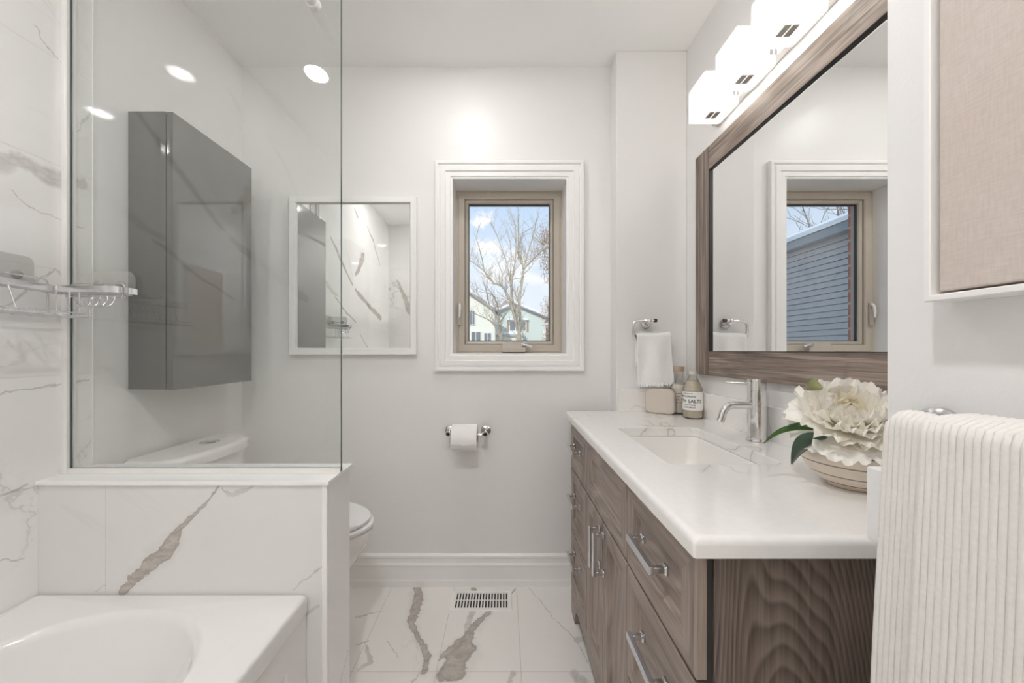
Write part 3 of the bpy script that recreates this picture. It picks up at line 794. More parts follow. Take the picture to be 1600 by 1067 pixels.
# ------------------------------------------------------------------ vanity
vn = thing('vanity_cabinet', 'dark stained oak vanity with shaker drawers and doors', 'vanity', (.58, 1.14, 0))
VX0, VXB = .2995, .3175
VY0, VY1 = .590, 1.700
MB().box(.332, .853, .596, .614, .001, .853, .001, 1).build('end_panel', M['oak_side'], vn)
MB().box(.332, .853, 1.682, 1.698, .001, .853, .001, 1).build('end_panel', M['oak_side'], vn)
MB().box(.320, .3315, .602, 1.694, .095, .853).build('shadow_gap_face', M['gap_shade'], vn, flat=True)  # carcass face coloured dark to stand in for the shadow gap
MB().box(.334, .852, .616, 1.680, .095, .110).build('bottom_panel', M['oak_z'], vn, flat=True)
MB().box(.838, .852, .616, 1.680, .112, .70).build('back_panel', M['oak_z'], vn, flat=True)
# base rail with bracket feet
prof = [(VY0 + .002, .001), (VY0 + .085, .001), (VY0 + .092, .035), (VY0 + .115, .070), (VY0 + .15, .085), (VY1 - .15, .085), (VY1 - .115, .070), (VY1 - .092, .035), (VY1 - .085, .001), (VY1 - .002, .001), (VY1 - .002, .143), (VY0 + .002, .143)]
MB().loft([[(x, y, z) for y, z in prof] for x in (VX0 + .002, VXB + .006)]).build('base_rail', M['oak_y'], vn, angle=20)

def pull(parent, y, z, L=.128, vertical=False):
    mb = MB(); xb = VX0
    for s in (-1, 1):
        o = s * (L / 2 - .007)
        yy, zz = (y, z + o) if vertical else (y + o, z)
        mb.box(xb - .030, xb + .0005, yy - .0055, yy + .0055, zz - .0055, zz + .0055, .0012, 1)
        mb.box(xb - .007, xb + .0005, yy - .009, yy + .009, zz - .009, zz + .009, .002, 1)
    if vertical: mb.box(xb - .037, xb - .026, y - .0075, y + .0075, z - L / 2, z + L / 2, .0016, 2)
    else: mb.box(xb - .037, xb - .026, y - L / 2, y + L / 2, z - .0075, z + .0075, .0016, 2)
    return mb.build('handle', M['satin'], parent)
FRONT = [(0, 0), (0, .0155), (.0025, .018), (.046, .018), (.050, .0145), (.055, .0145), (.059, .0095), (.066, .0085)]
def front(name, y0, y1, z0, z1, door=False):
    mats = [M['oak_y'], M['oak_z'], M['oak_z' if door else 'oak_y']]
    return MB().stack((y0 + .002, y1 - .002, z0, z1), FRONT, FX(VXB), cap0=True, mis=(0, 1, 2)).build(name, mats, vn, angle=15)
rows = ((.656, .850, .770), (.386, .649, .560), (.148, .379, .316))
for y0, y1 in ((VY0, .922), (1.378, VY1)):
    for z0, z1, hz in rows:
        d_ = front('drawer', y0, y1, z0, z1)
        pull(d_, (y0 + y1) / 2 - .005, hz)
front('false_drawer_front', .922, 1.378, .656, .850)
d_ = front('door', .922, 1.150, .148, .649, True); pull(d_, 1.128, .5635, .128, True)
d_ = front('door', 1.150, 1.378, .148, .649, True); pull(d_, 1.172, .5635, .128, True)

# ------------------------------------------------------------------ worktop, sink, faucet
ct = thing('countertop', 'white veined quartz worktop on the vanity', 'worktop', (.575, 1.17, .854))
KC = 5
cx0, cx1, cy0, cy1 = .2885, .860, .575, 1.7805
def cring(i, z, r): return [(a, b, z) for a, b in rr(cx0 + i, cx1 - i * .1, cy0 + i, cy1 - i * .1, r, KC)]
hxa, hxb, hya, hyb = .417, .709, .950, 1.400
def hring(i, z, r=.03): return [(a, b, z) for a, b in rr(hxa + i, hxb - i, hya + i, hyb - i, r, KC)]
MB().loft([cring(.002, .854, .004), cring(0, .856, .005), cring(0, .874, .005), cring(.0015, .880, .006), cring(.005, .8845, .008), cring(.011, .886, .012), cring(.014, .886, .012), hring(-.004, .886), hring(-.0015, .886), hring(0, .8845), hring(0, .855), hring(-.001, .854)], cap0=False, cap1=False, close=True).build('slab', M['quartz'], ct, angle=40)
MB().box(.840, .8605, .577, 1.7600, .8862, .994, .0015, 2).build('backsplash', M['quartz'], ct)
MB().box(.531, .8605, 1.7605, 1.7812, .8862, .994, .0015, 2).build('backsplash', M['quartz'], ct)
sk = thing('sink', 'white undermount rectangular sink set into the worktop', 'sink', (.563, 1.175, .74))
def sring(i, z, r): return [(a, b, z) for a, b in rr(hxa + i, hxb - i, hya + i, hyb - i, r, KC)]
MB().loft([sring(-.022, .840, .04), sring(-.022, .8535, .04), sring(.004, .8535, .03), sring(.008, .845, .03), sring(.020, .78, .032), sring(.030, .745, .035), sring(.045, .732, .035), sring(.09, .728, .03)], cap0=False).build('basin', M['ceramic'], sk, angle=50)
MB().lathe([(.022, 0), (.022, .003), (.016, .0045), (.003, .006)], (.575, 1.175, .728), 28).build('drain', M['chrome'], sk)

fx, fy, fz = .800, 1.196, .886
fc = thing('faucet', 'chrome single lever faucet at the back of the worktop', 'faucet', (fx, fy, fz))
MB().lathe([(.0305, 0), (.0305, .004), (.029, .007), (.0265, .0085), (.0265, .156), (.0262, .157)], (fx, fy, fz + .0003), 40).build('body', M['chrome'], fc)
MB().lathe([(.0245, .157), (.0245, .160), (.0268, .161), (.0268, .193), (.0255, .1955)], (fx, fy, fz), 40).build('cap', M['chrome'], fc)
sp_ = [(fx - .010, fy, fz + .1125), (fx - .075, fy, fz + .1125)] + arc((fx - .075, fz + .0775), .035, 90, 160, 10, lambda a, b: (a, fy, b)) + [(fx - .1125, fy, fz + .0715), (fx - .1175, fy, fz + .061)]
spo = MB().tube(sp_, .0115, 20).build('spout', M['chrome'], fc)
lv = MB().tube([(fx - .020, fy, fz + .182), (fx - .060, fy, fz + .183), (fx - .098, fy, fz + .184)], [.0042, .0038, .0034], 12)
lv.build('lever', M['chrome'], fc)

# ------------------------------------------------------------------ bottles, sponge
def text_mesh(parts, c, rad, face_dir, mat, parent, name='lettering'):
    """lettering bent round an upright bottle; parts = (text, size, angle offset of its left end in metres, height)"""
    bm = bmesh.new()
    for txt, size, u0, z0 in parts:
        cu = bpy.data.curves.new('lettering', 'FONT'); cu.body = txt; cu.size = size; cu.align_x = 'LEFT'; cu.space_character = 1.05
        cu.offset = size * .018
        to = bpy.data.objects.new('lettering_source', cu); COL.objects.link(to)
        dg = bpy.context.evaluated_depsgraph_get(); dg.update()
        me = bpy.data.meshes.new_from_object(to.evaluated_get(dg))
        for vtx in me.vertices: vtx.co = (vtx.co.x + u0, vtx.co.y + z0, 0)
        bm.from_mesh(me)
        bpy.data.objects.remove(to); bpy.data.curves.remove(cu); bpy.data.meshes.remove(me)
    bmesh.ops.subdivide_edges(bm, edges=[e for e in bm.edges if e.calc_length() > .004], cuts=2)
    org = wloc(parent)
    for vtx in bm.verts:
        a = face_dir + vtx.co.x / rad
        vtx.co = Vector((c[0] + rad * math.cos(a), c[1] + rad * math.sin(a), c[2] + vtx.co.y)) - org
    me = bpy.data.meshes.new(name); bm.to_mesh(me); bm.free(); me.materials.append(mat)
    o = bpy.data.objects.new(name, me); COL.objects.link(o); o.parent = parent
    return o
ZT = .8863
b1 = thing('bath_salt_bottle', 'glass bath salts bottle with a white printed label', 'bottle', (.798, 1.600, ZT), 'bath salt bottles on the worktop')
c1 = (.798, 1.600, ZT)
MB().lathe([(.033, 0), (.0375, .002), (.039, .006), (.039, .118), (.0375, .126), (.031, .142), (.0215, .163), (.0165, .174), (.0155, .178), (.0155, .186)], c1, 40, True, False).build('glass_body', M['bglass'], b1)
MB().lathe([(.032, .003), (.0365, .006), (.0365, .118), (.0355, .125), (.0285, .142), (.020, .158)], c1, 36).build('bath_salt', M['salt'], b1)
MB().lathe([(.0172, .184), (.0175, .186), (.0175, .196), (.0165, .1975)], c1, 32).build('lid', M['lid'], b1)
lb = MB().lathe([(.0393, .036), (.0393, .113)], c1, 48, False, False).build('label', M['label'], b1)
FD = math.atan2(-1.6, -.798) + .0
text_mesh([('PURE BEAUTY', .0062, -.039, .1035), ('LEMONGRASS', .0118, -.066, .0895), ('BATH SALTS', .0200, -.0775, .0675), ('TEA ROOM', .0085, -.034, .0555), ('CAMOMILLE', .0085, -.038, .0455)], c1, .0396, FD, M['ink'], lb)
b2 = thing('bath_salt_bottle', 'cork topped bath salts bottle half hidden behind the sponge', 'bottle', (.793, 1.715, ZT), 'bath salt bottles on the worktop')
c2 = (.793, 1.715, ZT)
MB().lathe([(.032, 0), (.0355, .002), (.0365, .006), (.0365, .112), (.034, .122), (.027, .134), (.0200, .144), (.0185, .150), (.0185, .192)], c2, 40, True, False).build('glass_body', M['bglass'], b2)
MB().lathe([(.031, .006), (.0340, .010), (.0340, .112), (.032, .120), (.024, .132)], c2, 36).build('bath_salt', M['salt_w'], b2)
MB().lathe([(.0215, .191), (.0222, .193), (.0222, .210), (.021, .212)], c2, 32).build('cork', M['cork'], b2)
lb2 = MB().lathe([(.0367, .044), (.0367, .104)], c2, 48, False, False).build('label', M['label_k'], b2)
text_mesh([('LAVENDER', .009, -.018, .090), ('SEA', .009, -.010, .077), ('SALTS', .012, -.012, .062), ('NATURAL', .007, -.012, .051)], c2, .0370, math.atan2(-1.715, -.788), M['ink_b'], lb2)
sg = MB()
du = Vector((.097, -.08, 0)).normalized(); dn = Vector((-du.y, du.x, 0))
p0 = Vector((.645, 1.735, ZT + .0005))
outl = rr(.0, .128, .0, .112, .022, 6)
def sr(o, dpt):
    cu, cv = .064, .056
    return [tuple(p0 + du * (cu + (u - cu) * o) + Vector((0, 0, cv + (v - cv) * o)) + dn * dpt) for u, v in outl]
sg.loft([sr(.86, -.0), sr(.95, .001), sr(1.0, .006), sr(1.0, .024), sr(.95, .029), sr(.86, .030)])
spn = sg.build('bath_sponge', M['sponge'], None, angle=60)
tag(spn, 'beige woven bath sponge standing in the worktop corner', 'sponge')

# ------------------------------------------------------------------ bowl with flowers
bc = (.738, .800, ZT)
bw = MB().lathe([(.040, 0), (.044, .001), (.047, .004), (.062, .016), (.078, .034), (.089, .054), (.092, .068), (.0905, .082), (.088, .094), (.086, .096), (.084, .094), (.086, .080), (.087, .066), (.083, .052), (.070, .034), (.05, .018), (.02, .012)], (0, 0, 0), 64).build('bowl', M['bowl'], None, angle=70)
bw.location = bc
tag(bw, 'cream stoneware bowl with thin grey stripes, holding flowers', 'bowl')

def petal_mesh(L, Wd, tilt, cup, curl, ruff, seed, nu=12, nv=15):
    """petal from the origin outwards; tilt = angle from the axis, cup raises its sides, curl bends the tip"""
    rnd = random.Random(seed); ph = [rnd.uniform(0, 6.28) for _ in range(4)]; fr = rnd.uniform(6, 11); asym = rnd.uniform(-.12, .12)
    def fn(u, v):
        t = v * 2 - 1
        wid = Wd * (.16 + .84 * math.sin(min(1, u * 1.15 + .02) * PI * .56) ** 1.1)
        edge = 1 - .13 * abs(t) ** 2.5 - .05 * math.sin(fr * t + ph[0]) - .10 * (1 - abs(t)) ** 6 * rnd_notch
        s = u * L * (edge if u > .5 else 1 - (1 - edge) * u * 2)
        n = 8; x = z = 0.0
        for k in range(n):
            a = tilt + curl * (s / L) * (k + .5) / n
            x += s / n * math.sin(a); z += s / n * math.cos(a)
        y = t * wid * .5
        lift = cup * (t * t) * wid * (.3 + .7 * u)
        nx, nz = -math.cos(tilt), math.sin(tilt)
        rf = ruff * u ** 2 * (math.sin(fr * 1.1 * t + ph[1]) + .6 * math.sin(fr * 2.2 * t + ph[2] + 3 * u))
        return (x + nx * (lift + rf), y, z + nz * (lift + rf))
    rnd_notch = rnd.choice((0, 0, 1))
    return fn, nu, nv
def peony(name, label, c, axis, size, counts, seed, mat, clip=None):
    rnd = random.Random(seed)
    t = thing('peony', label, 'flower', c, 'white peonies in the striped bowl')
    ax = Vector(axis).normalized(); q = ax.to_track_quat('Z', 'Y')
    k = 0
    for (n, L, Wd, tilt, cup, curl, ruff, z0) in counts:
        for i in range(n):
            k += 1
            fn, nu, nv = petal_mesh(L * size * rnd.uniform(.9, 1.08), Wd * size * rnd.uniform(.9, 1.1), R(tilt + rnd.uniform(-7, 7)), cup, R(curl + rnd.uniform(-14, 14)), ruff * size, seed * 100 + k)
            rot = Matrix.Rotation(2 * PI * (i + rnd.uniform(-.22, .22)) / n + tilt * .13, 3, 'Z')
            def gf(u, v):
                p = Vector(fn(u, v)); p.x += .006; p = rot @ p; p.z += z0 * size
                p = q @ p + Vector(c)
                if p.x > .829: p.x = .829 - (p.x - .829) * .15
                # petals that droop over the bowl stay outside it and above the worktop
                rx, ry = p.x - bc[0], p.y - bc[1]; rad = math.hypot(rx, ry)
                if p.z < ZT + .099:
                    if rad < .0955:
                        if p.z > ZT + .05 and rad > .075: p.x, p.y = bc[0] + rx / rad * .0955, bc[1] + ry / rad * .0955
                        else: p.z = ZT + .099
                return tuple(p)
            MB().grid(gf, nu, nv).build('petal', mat if tilt > 34 else M['petal_in'], t, angle=80)
    # stem down into the bowl
    MB().tube([Vector(c) - ax * .004, (c[0] + (bc[0] - c[0]) * .4, c[1] + (bc[1] - c[1]) * .4, ZT + .085), (bc[0] + (c[0] - bc[0]) * .3, bc[1] + (c[1] - bc[1]) * .3, ZT + .022)], .0028, 8).build('stem', M['stem'], t)
    return t
LAY = [(8, 1.06, .95, 82, .14, 8, .06, -.06), (9, 1.02, .85, 72, .20, -16, .07, -.03), (9, .96, .74, 62, .26, -26, .07, 0), (10, .88, .62, 51, .30, -34, .075, .02), (10, .78, .52, 41, .34, -34, .075, .03), (9, .66, .42, 31, .36, -30, .07, .04), (8, .54, .34, 21, .36, -22, .065, .04), (7, .42, .26, 12, .36, -10, .06, .05)]
p1 = peony('peony', 'large open white peony at the front of the bowl', (.712, .788, ZT + .130), (-.24, -.50, .83), .094, LAY, 11, M['petal'])
LAY2 = [(7, 1.0, .95, 90, .14, 8, .04, -.05), (7, .95, .8, 68, .22, -22, .04, 0), (8, .85, .62, 50, .28, -30, .05, .02), (7, .68, .46, 34, .34, -30, .05, .04), (6, .5, .3, 18, .36, -20, .05, .05)]
p2 = peony('peony', 'smaller white peony at the back right of the bowl', (.764, .850, ZT + .152), (.02, -.25, .95), .068, LAY2, 23, M['petal'])
def leaf(a, b, wid, bend, mat, parent, fold=.25, twist=0.0, name='leaf'):
    a, b = Vector(a), Vector(b); d_ = b - a; L = d_.length; t = d_.normalized()
    up = Vector((0, 0, 1)); side = t.cross(up).normalized(); nrm_ = side.cross(t).normalized()
    rot = Matrix.Rotation(twist, 3, t); side = rot @ side; nrm_ = rot @ nrm_
    def fn(u, v):
        s = v * 2 - 1; w = wid * math.sin(PI * min(1, (u * .93 + .04))) ** .8 * (1 - .35 * u)
        return tuple(a + t * L * u + side * s * w / 2 + nrm_ * (abs(s) * w * fold + bend * math.sin(PI * u)))
    return MB().grid(fn, 12, 6).build(name, mat, parent, angle=80)
leaf((.655, .765, ZT + .112), (.590, .775, ZT + .052), .072, .012, M['leaf_back'], p1, .12, 1.0)
leaf((.648, .785, ZT + .120), (.560, .815, ZT + .085), .024, .012, M['leaf'], p1, .45, .6)
leaf((.640, .790, ZT + .126), (.595, .800, ZT + .124), .018, .004, M['leaf_back'], p1, .3, .3)
leaf((.675, .800, ZT + .205), (.632, .790, ZT + .212), .036, .010, M['bud'], p1, .2, 1.2)
leaf((.715, .845, ZT + .185), (.700, .850, ZT + .204), .018, .003, M['leaf'], p1, .3, 1.2)

# ------------------------------------------------------------------ big mirror with rustic wood frame
bm_ = thing('vanity_mirror', 'large mirror in a rustic wood frame above the vanity', 'mirror', (XR, 1.17, 1.071))
MY0, MY1, MZ0, MZ1, RW = .674, 1.666, 1.069, 2.016, .0975
xm0, xm1 = .843, .8615
for (a, b) in ((MY0, MY0 + .105), (MY1 - .105, MY1)):
    MB().box(xm0, xm1, a, b, MZ0, MZ1, .0015, 1).build('stile', M['rustic_z'], bm_)
for (a, b) in ((MZ0, MZ0 + RW), (MZ1 - RW, MZ1)):
    MB().box(xm0 + .001, xm1, MY0 + .1055, MY1 - .1055, a, b, .0015, 1).build('rail', M['rustic_y'], bm_)
MB().stack((MY0 + .105, MY1 - .105, MZ0 + RW, MZ1 - RW), [(0, -.002), (.0, -.003), (.0025, -.004), (.0025, -.012), (0, -.012)], FX(xm0), close=True).build('liner', M['black'], bm_, flat=True)
MB().stack((MY0 + .105, MY1 - .105, MZ0 + RW, MZ1 - RW), [(0, .004), (0, .0085)], FX(XR), cap0=True).build('mirror_glass', M['mirror'], bm_, flat=True)

# ------------------------------------------------------------------ vanity light bar
vl = thing('vanity_light', 'chrome vanity light bar with cube glass shades above the large mirror', 'wall light', (XR, 1.17, 2.14))
MB().box(.836, XR - .0005, .79, 1.525, 2.076, 2.192, .002, 1).build('backplate', M['brushed'], vl)
for i in range(4):
    y1 = 1.445 - .183 * i; y0 = y1 - .12; x0, x1, z0, z1 = .704, .824, 2.036, 2.156
    sm = MB()
    yc, xc, zc = (y0 + y1) / 2, (x0 + x1) / 2, (z0 + z1) / 2
    sm.box(x0, x1, y0, y1, z0, z1, .003, 2)
    so = sm.build('shade', M['shade'], vl)
    sq = MB(); sq.box(xc - .019, xc - .002, yc - .019, yc + .019, z0 - .003, z0 + .001, .001, 1); sq.box(xc + .002, xc + .019, yc - .019, yc + .019, z0 - .003, z0 + .001, .001, 1)
    sq.build('shade_clip', M['brushed'], so)
    cl = MB(); cl.box(x1 - .024, x1 - .012, y0 - .002, y0 + .001, zc - .030, zc - .014); cl.box(x1 - .010, x1 + .000, y0 - .002, y0 + .001, zc - .030, zc - .014)
    cl.build('side_clip', M['brushed'], so)
    MB().lathe([(.006, -.028), (.011, -.024), (.011, .020), (.007, .026)], (xc, yc, zc), 20).build('bulb', M['bulb'], vl)
    MB().cyl((x1 - .001, yc, zc), (.8365, yc, zc), .018).build('arm', M['chrome'], vl)

# ------------------------------------------------------------------ small towel ring
tr_ = thing('towel_ring', 'chrome open towel ring on the wall beside the mirror', 'towel ring', (.665, YC, 1.30))
MB().lathe([(.024, 0), (.024, -.007), (.019, -.012), (.010, -.015), (.0085, -.045)], (.665, YC - .0005, 1.298), 28, axis='y').build('rosette', M['satin'], tr_)
ry = 1.735
pth = [(.690, ry, 1.309), (.668, ry, 1.307), (.640, ry, 1.306), (.612, ry, 1.305)] + arc((.612, 1.285), .020, 90, 180, 6, lambda a, b: (a, ry, b)) + [(.591, ry, 1.262), (.594, ry, 1.245)] + arc((.606, 1.242), .012, 180, 270, 5, lambda a, b: (a, ry, b)) + [(.64, ry, 1.230), (.70, ry, 1.230), (.765, ry, 1.231)]
MB().tube(pth, .0062, 12).ball((.665, ry, 1.3075), .0125, .0125, .011).build('ring_arm', M['chrome'], tr_)
MB().cyl((.687, ry, 1.309), (.700, ry, 1.309), .0085, n=16).build('tip', M['darktip'], tr_)

def drape(x0, x1, yb, zb, rad, zf, zbk, nu=40, nv=60, wav=.004, fl=.02, seed=1, th=.004):
    """towel over a bar along x: v=0 at the back hem, v=1 at the front hem"""
    Lb, Lf, La = zb - zbk, zb - zf, PI * rad
    T = Lb + La + Lf
    def fn(u, v):
        s = v * T; x = x0 + (x1 - x0) * u
        if s < Lb: y, z, w_ = yb + rad, zbk + s, (Lb - s) / Lf
        elif s < Lb + La:
            a = (s - Lb) / rad; y, z, w_ = yb + rad * math.cos(a), zb + rad * math.sin(a), 0
        else: y, z, w_ = yb - rad, zb - (s - Lb - La), (s - Lb - La) / Lf
        n = mnoise.noise(Vector((u * 3 + seed, w_ * 1.2, seed)))
        fold = wav * (math.sin(u * 9 + seed + w_ * 1.5) + n) * min(1, w_ * 2 + .15)
        y += fold * (-1 if y < yb else .4)
        x += (u - .5) * fl * w_ + .01 * w_
        z += .003 * math.sin(u * 5 + 1) + (.006 * (u - .5) * 2)
        return (x, y, z)
    return fn, nu, nv
st = thing('hand_towel', 'small white fringed hand towel hanging from the towel ring', 'towel', (.69, 1.72, 1.02))
fn, nu, nv = drape(.604, .757, ry, 1.235, .0155, 1.028, 1.120, wav=.0045, fl=.012, seed=2)
tm = MB(); tm.grid(fn, nu, nv)
to_ = tm.build('cloth', M['towel'], st, angle=180)
sm_ = to_.modifiers.new('thickness', 'SOLIDIFY'); sm_.thickness = .005; sm_.offset = 0
fr = MB(); rnd = random.Random(4)
for i in range(52):
    u = (i + .5) / 52; p = Vector(fn(u, 1.0)); L = rnd.uniform(.014, .024)
    dx, dy = rnd.uniform(-.004, .004), rnd.uniform(-.005, .002)
    fr.tube([p + Vector((0, 0, .002)), p + Vector((dx * .5, dy * .5, -L * .5)), p + Vector((dx, dy, -L))], [.0020, .0024, .0014], 6)
for i in range(40):
    u = (i + .5) / 40; p = Vector(fn(u, 0.0)); L = rnd.uniform(.012, .02)
    fr.tube([p + Vector((0, 0, .002)), p + Vector((rnd.uniform(-.003, .003), .001, -L))], [.0020, .0014], 6)
fo = fr.build('fringe', M['towel'], st); fo['kind'] = 'stuff'

# ------------------------------------------------------------------ near wall: picture, towel bar, ribbed towel, ledge
pc = thing('canvas_picture', 'beige canvas in a white floating frame on the near wall', 'picture', (.505, .22, 1.58))
pr = MB().stack((.02, .4235, 1.2265, 1.93), [(0, 0), (0, .033), (.001, .035), (.006, .035), (.007, .034), (.007, .008), (.02, .008), (.02, 0)], FX(.5045), close=True).build('frame', M['trim'], pc, angle=20)
MB().stack((.031, .4130, 1.2370, 1.92), [(0, .0085), (0, .028), (.0015, .0295)], FX(.5045), cap0=True).build('canvas', M['canvas'], pc, angle=20)
lg = MB().box(.4775, .5045, .06, .4985, .925, 1.0205, .0025, 2).build('wall_ledge', M['near'], None)
tag(lg, 'white painted wooden rail on the near wall behind the ribbed towel', 'rail')
tbx = thing('towel_bar', 'chrome towel bar mostly hidden by the ribbed white towel', 'towel bar', (.505, .26, 1.095))
for y in (.435, .085):
    MB().lathe([(.026, 0), (.026, -.006), (.021, -.011), (.011, -.014), (.008, -.046)], (.5045, y, 1.081), 32, axis='x').build('rosette', M['satin'], tbx)
MB().cyl((.459, .080, 1.090), (.459, .4385, 1.090), .009, n=18).build('bar', M['chrome'], tbx)
rt = thing('bath_towel', 'large ribbed white bath towel hanging on the near wall', 'towel', (.45, .27, .6))
def ribtowel(u, v):
    y = .438 - .338 * u                              # u runs from the far edge towards the viewer
    zb, rad = 1.0905, .013
    zf, zbk = .36, .50
    Lb, Lf, La = zb - zbk, zb - zf, PI * rad
    s = v * (Lb + La + Lf)
    fold = 1 / (1 + math.exp(-(u - .150) * 190))      # second, thicker fold lies over the first
    dip = math.exp(-((u - .145) / .035) ** 2)
    if s < Lb: x, z, w_, side = .459 + rad, zbk + s, (Lb - s) / Lf, 1
    elif s < Lb + La:
        a = (s - Lb) / rad; x, z, w_, side = .459 + rad * math.cos(a), zb + rad * math.sin(a), 0, math.cos(a)
    else: x, z, w_, side = .459 - rad, zb - (s - Lb - La), (s - Lb - La) / Lf, -1
    rib = .0008 * math.sin(y / .0062 * 2 * PI + .5 * math.sin(z * 9))
    n = mnoise.noise(Vector((u * 4, z * 2.2, 3.3))) * .006
    f = -side if side < 0 else 0
    x -= f * (.004 + fold * (.019 + .006 * w_) + rib + n * min(1, w_ * 3 + .2) + .020 * w_)
    x += (0 if side < 0 else .0 * w_)
    top = max(0, 1 - w_ * 14)
    z += top * (fold * .006 - dip * .004 - .010 * max(0, 1 - u / .03) ** 2) + rib * top * .8
    y += .016 * w_ * (1 - u) * (1 if side < 0 else .3) - .006 * fold * w_ * math.sin(z * 7)
    return (x, y, z)
tm = MB(); tm.grid(ribtowel, 420, 150)
to_ = tm.build('cloth', M['ribtowel'], rt, angle=180)
sm_ = to_.modifiers.new('thickness', 'SOLIDIFY'); sm_.thickness = .0035; sm_.offset = 0
# ------------------------------------------------------------------ outdoors
gd = MB().box(-60, 60, 2.6, 120, -2.6, -2.4).build('ground', M['lawn'], kind='structure', flat=True)

# neighbour building close by on the left, seen only in the large mirror
nb = thing('neighbour_building', 'blue grey lap sided building with snowy roof, seen in the large mirror', 'building', (-5.6, 7.5, -2.4))
prof = []
z = -2.4; nz_ = 51; stp = (3.20 + 2.4) / nz_
for i in range(nz_): prof += [(-4.20 + .018, z + i * stp), (-4.20 + .004, z + (i + 1) * stp - .014), (-4.20 - .006, z + (i + 1) * stp - .001)]
prof += [(-4.45, 3.2), (-4.45, -2.4)]
sw = MB(); sw.loft([[(x, y, zz_) for x, zz_ in prof] for y in (3.2, 13.5)])
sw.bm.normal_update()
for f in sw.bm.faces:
    if abs(f.normal.z) > .7 and f.calc_area() < .6: f.material_index = 1  # lap undersides take the painted shadow colour
sw.build('siding_wall', [M['siding'], M['lap_shade']], nb, flat=True)
MB().box(-7.2, -4.46, 3.2, 13.5, -2.4, 3.2).build('body', M['siding'], nb, flat=True)
MB().loft([[(-4.02, y, 3.19), (-4.02, y, 3.34), (-7.3, y, 4.1), (-7.3, y, 3.9), (-4.35, y, 3.19)] for y in (3.0, 13.7)]).build('roof', M['fascia'], nb, flat=True)
MB().loft([[(-3.99, y, 3.342), (-3.98, y, 3.42), (-4.06, y, 3.49), (-7.3, y, 4.23), (-7.3, y, 4.11)] for y in (3.0, 13.7)]).build('roof_snow', M['snow'], nb, angle=30)

# pale green gabled house
h = thing('gabled_house', 'pale green gabled house with a snowy roof behind the main tree', 'house', (1.1, 43, -2.4))
ga = [(-2.2, -2.4), (4.4, -2.4), (4.4, 4.56), (1.1, 5.92), (-2.2, 4.56)]
MB().loft([[(x, y, z) for x, z in ga] for y in (40, 47)]).build('wall', M['house_g'], h, flat=True)
for sgn, nm in ((-1, 'roof'), (1, 'roof')):
    e = 1.1 + sgn * 3.75
    MB().loft([[(1.1, y, 5.93), (e, y, 4.38), (e, y, 4.52), (1.1, y, 6.08)] for y in (39.6, 47.3)]).build(nm, M['roofing'], h, flat=True)
    MB().loft([[(1.1, y, 6.085), (e, y, 4.525), (e + sgn * .03, y, 4.72), (1.1, y, 6.30)] for y in (39.55, 47.3)]).build('roof_snow', M['snow'], h, flat=True)
for x0 in (.50, 1.62):
    wi = MB().box(x0, x0 + .72, 39.93, 39.99, 3.15, 4.30).build('window', M['win_trim'], h, flat=True)
    MB().box(x0 + .10, x0 + .62, 39.90, 39.925, 3.25, 4.20).build('pane', M['win_dark'], wi, flat=True)
for x0 in (.30, 2.38): MB().box(x0, x0 + .18, 39.93, 39.99, 3.15, 4.30).build('shutter', M['shut'], h, flat=True)
MB().box(.3, 2.55, 39.7, 39.995, 4.34, 4.50).build('window_snow', M['snow'], h, flat=True)
MB().box(-1.6, 1.9, 38.4, 39.99, -2.4, 2.55).build('porch', M['house_c'], h, flat=True)
MB().box(-1.75, 2.05, 38.2, 39.99, 2.56, 2.78).build('porch_roof', M['siding'], h, flat=True)
MB().box(-1.75, 2.05, 38.2, 39.99, 2.785, 3.05).build('porch_snow', M['snow'], h, flat=True)
MB().box(4.0, 4.35, 39.5, 39.85, -2.4, 3.2).build('porch_column', M['win_trim'], h, flat=True)

# cream house
h = thing('cream_house', 'cream stucco house at the left edge of the window view', 'house', (-5, 37, -2.4))
ga = [(-9.2, -2.4), (-.85, -2.4), (-.85, 4.75), (-5.0, 7.4), (-9.2, 4.75)]
MB().loft([[(x, y, z) for x, z in ga] for y in (34, 38)]).build('wall', M['house_c'], h, flat=True)
for sgn in (-1, 1):
    e = -5 + sgn * 4.6
    MB().loft([[(-5, y, 7.42), (e, y, 4.46), (e, y, 4.64), (-5, y, 7.60)] for y in (33.6, 38.1)]).build('roof', M['roofing'], h, flat=True)
    MB().loft([[(-5, y, 7.605), (e, y, 4.645), (e, y, 4.80), (-5, y, 7.78)] for y in (33.6, 38.1)]).build('roof_snow', M['snow'], h, flat=True)
for x0, z0, w_, hh in ((-3.1, 3.5, .42, 1.2), (-2.95, 1.75, .8, 1.05), (-4.3, 3.5, .8, 1.2), (-1.8, 1.7, .6, 1.0)):
    wi = MB().box(x0 - .08, x0 + w_ + .08, 33.93, 33.99, z0 - .08, z0 + hh + .08).build('window', M['win_trim'], h, flat=True)
    pn = MB(); pn.box(x0, x0 + w_ / 2 - .03, 33.9, 33.925, z0, z0 + hh); pn.box(x0 + w_ / 2 + .03, x0 + w_, 33.9, 33.925, z0, z0 + hh)
    pn.build('pane', M['win_dark'], wi, flat=True)
# red brick house further right
h = thing('brick_house', 'red brick house with snowy roof at the right edge of the window view', 'house', (6.6, 47, -2.4))
MB().loft([[(x, y, z) for x, z in ((4.9, -2.4), (9, -2.4), (9, 4.2), (7, 5.4), (4.9, 3.6))] for y in (44, 50)]).build('wall', M['shut'], h, flat=True)
MB().loft([[(4.6, y, 3.45), (7, y, 5.5), (7, y, 5.8), (4.55, y, 3.75)] for y in (43.6, 50)]).build('roof_snow', M['snow'], h, flat=True)

